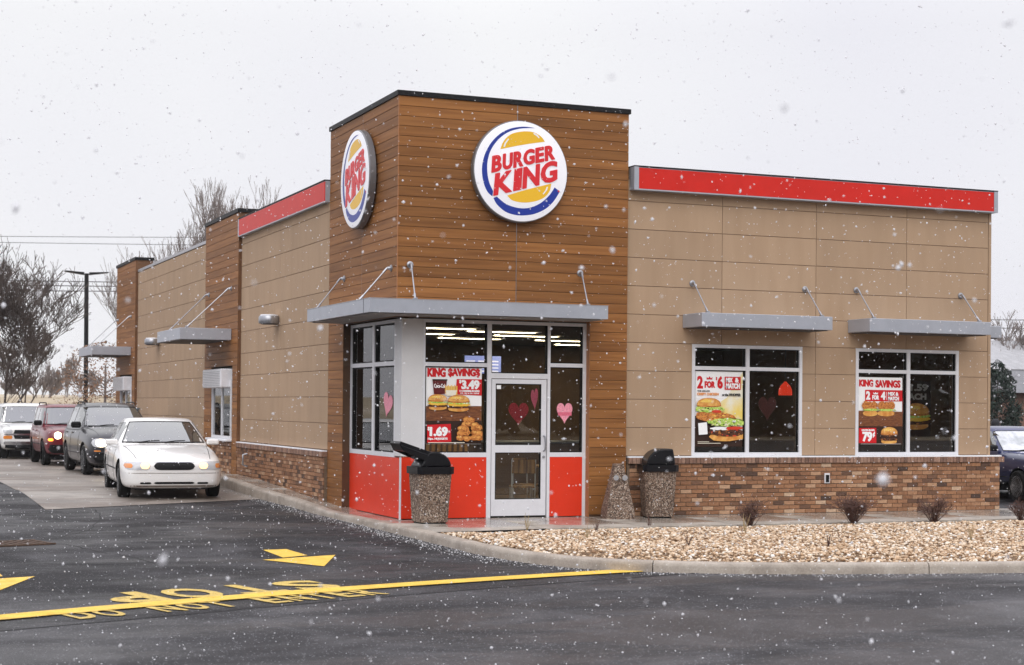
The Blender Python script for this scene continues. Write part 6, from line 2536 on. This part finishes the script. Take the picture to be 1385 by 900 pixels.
# house at the right
mat('thin_snow', (.36, .36, .37), .9, var=.15, scale=3.)
hs = thing('house', 'brown brick house with grey shingle roof at the right photo edge', 'house', (42, 36, 0))
c0 = at(1350, 560, 66)
hx, hy = c0.x, c0.y
mb = MB(); mb.box(hx + .3, hx + 14, hy, hy + 9, -.1, 2.45); mb.build('wall', 'house_brick', hs)
mb = MB(); mb.prism([(hy - .5, 2.45), (hy + 9.5, 2.45), (hy + 4.5, 4.7)], hx + .0, hx + 14.5, 'x'); mb.build('roof', 'roof_shingle', hs)
mb = MB(); mb.prism([(hy + 1.6, 3.42), (hy + 4.5, 4.72), (hy + 4.5, 4.75), (hy + 1.6, 3.45)], hx + .1, hx + 14.4, 'x'); mb.build('roof_snow', 'thin_snow', hs)
for k in range(3):
    mb = MB(); mb.box(hx + 2.5 + k * 3.6, hx + 3.6 + k * 3.6, hy - .04, hy - .002, .9, 2.1); w_ = mb.build('window', 'frame_white', hs)
    mb = MB(); mb.box(hx + 2.58 + k * 3.6, hx + 3.52 + k * 3.6, hy - .06, hy - .041, .98, 2.02); mb.build('pane', 'gasket', w_)


# ================================================================== PERSON BEYOND THE PICKUP
def person(loc, rz, lab):
    root = thing('person', lab, 'person', loc, None, rz)
    joints = {'pelvis': (0, 0, .92, .15, .11), 'waist': (0, 0, 1.08, .145, .105), 'chest': (0, .01, 1.28, .18, .12), 'neck0': (0, .01, 1.43, .10, .085), 'neck': (0, 0, 1.50, .055, .055), 'head0': (0, -.01, 1.57, .075, .085), 'head': (0, -.015, 1.66, .082, .098), 'top': (0, 0, 1.75, .05, .06),
              'sl': (.17, .01, 1.40, .07, .07), 'el': (.25, .03, 1.13, .052, .052), 'wl': (.24, -.06, .90, .038, .034), 'hl': (.235, -.08, .82, .03, .022),
              'sr': (-.17, .01, 1.40, .07, .07), 'er': (-.25, .03, 1.13, .052, .052), 'wr': (-.24, -.06, .90, .038, .034), 'hr': (-.235, -.08, .82, .03, .022),
              'hpl': (.09, 0, .86, .10, .10), 'kl': (.10, -.02, .48, .065, .07), 'al': (.10, .02, .09, .045, .05), 'tl': (.11, -.13, .04, .04, .03),
              'hpr': (-.09, 0, .86, .10, .10), 'kr': (-.10, -.02, .48, .065, .07), 'ar': (-.10, .02, .09, .045, .05), 'tr': (-.11, -.13, .04, .04, .03)}
    names_ = list(joints)
    E = [('pelvis', 'waist'), ('waist', 'chest'), ('chest', 'neck0'), ('neck0', 'neck'), ('neck', 'head0'), ('head0', 'head'), ('head', 'top'), ('neck0', 'sl'), ('sl', 'el'), ('el', 'wl'), ('wl', 'hl'),
         ('neck0', 'sr'), ('sr', 'er'), ('er', 'wr'), ('wr', 'hr'), ('pelvis', 'hpl'), ('hpl', 'kl'), ('kl', 'al'), ('al', 'tl'), ('pelvis', 'hpr'), ('hpr', 'kr'), ('kr', 'ar'), ('ar', 'tr')]
    vs = [joints[n][:3] for n in names_]
    rad = [joints[n][3:] for n in names_]
    ed = [(names_.index(a), names_.index(b)) for a, b in E]
    for s, h in ((1, 'hl'), (-1, 'hr')):
        for k in range(4):
            b = len(vs)
            x = s * (.232 + .0)
            y0 = -.105 + k * .017
            vs += [(x, y0, .775), (x - s * .006, y0 - .004, .735), (x - s * .016, y0 - .004, .70 + abs(k - 1.5) * .006)]
            rad += [(.010, .010), (.009, .009), (.007, .007)]
            ed += [(names_.index(h), b), (b, b + 1), (b + 1, b + 2)]
        b = len(vs)
        vs += [(s * .22, -.115, .80), (s * .205, -.125, .765)]
        rad += [(.011, .011), (.009, .009)]
        ed += [(names_.index(h), b), (b, b + 1)]
    me = bpy.data.meshes.new('body')
    me.from_pydata(vs, ed, [])
    o = bpy.data.objects.new('body', me); COL.objects.link(o)
    sk = o.modifiers.new('skin', 'SKIN')
    for i, v in enumerate(me.skin_vertices[0].data):
        v.radius = rad[i]
        v.use_root = (i == 0)
    ss = o.modifiers.new('s', 'SUBSURF'); ss.levels = 2; ss.render_levels = 2
    freeze(o)
    mat('coat_black', (.018, .018, .022), .8); mat('skin_tone', (.45, .27, .19), .6)
    me = o.data
    me.materials.clear(); me.materials.append(M['coat_black']); me.materials.append(M['skin_tone'])
    for p in me.polygons:
        z = p.center.z
        p.material_index = 1 if (z > 1.50 or (z < .84 and abs(p.center.x) > .17)) else 0
        p.use_smooth = True
    o.parent = root
    mb = MB(); mb.lathe([(.095, 1.56), (.112, 1.64), (.108, 1.72), (.07, 1.785), (.01, 1.80)], (0, .02, 0), 'z', 18); mb.build('hair', 'coat_black', root, local=True, smooth=True)
    mb = MB(); mb.lathe([(.006, -.02), (.016, -.0)], (0, -.108, 1.645), 'z', 8); mb.build('nose', 'skin_tone', root, local=True)
    for s in (-1, 1):
        mb = MB(); mb.lathe([(.012, 0), (.012, -.006)], (s * .032, -.102, 1.675), 'y', 8); mb.build('eye', 'gasket', root, local=True)
    return root


q = at(1345.5, 575, 43)
person((q.x, q.y, 1.38 - 1.66 + .0), math.radians(200), 'person with black hair and dark coat, head showing above the blue pickup')

# ================================================================== FALLING SNOW
n = 37000
P = np.stack([rng.uniform(-15, 15, n * 3), rng.uniform(-22.5, 6, n * 3), rng.uniform(0, 9.5, n * 3)], 1)
P = P[(P[:, 0] < 0) | (P[:, 1] < -.2)]
P = P[(P[:, 1] < P[:, 0] * .9 - 6) | (P[:, 1] > -30)]
dcam = np.linalg.norm(P - np.array(CAM)[None], axis=1)
P = P[dcam > 2.8][:n]
S = np.minimum(rng.lognormal(math.log(.0052), .45, (len(P), 1)), .0105) * rng.uniform(.55, 1.5, (len(P), 3))
tag(scatter_mesh('falling_snow', P, S, OCT_V, OCT_F, 'snowflake', .35), 'small white snowflakes falling through the air before the building', 'snow', kind='stuff')

# ================================================================== HAZE
hz = MB(); hz.box(-120, 140, -110, 330, -1.4, 14.5)
hm = bpy.data.materials.new('haze')
hm.use_nodes = True
hn = hm.node_tree
hn.nodes.clear()
ho = nd(hn, 'ShaderNodeOutputMaterial')
pv = nd(hn, 'ShaderNodeVolumePrincipled', inp={'Color': (.93, .93, .96, 1), 'Density': .0003, 'Anisotropy': .2})
hn.links.new(pv.outputs[0], ho.inputs['Volume'])
MATS['haze'] = hm
tag(hz.build('haze', 'haze', local=True), kind='stuff')
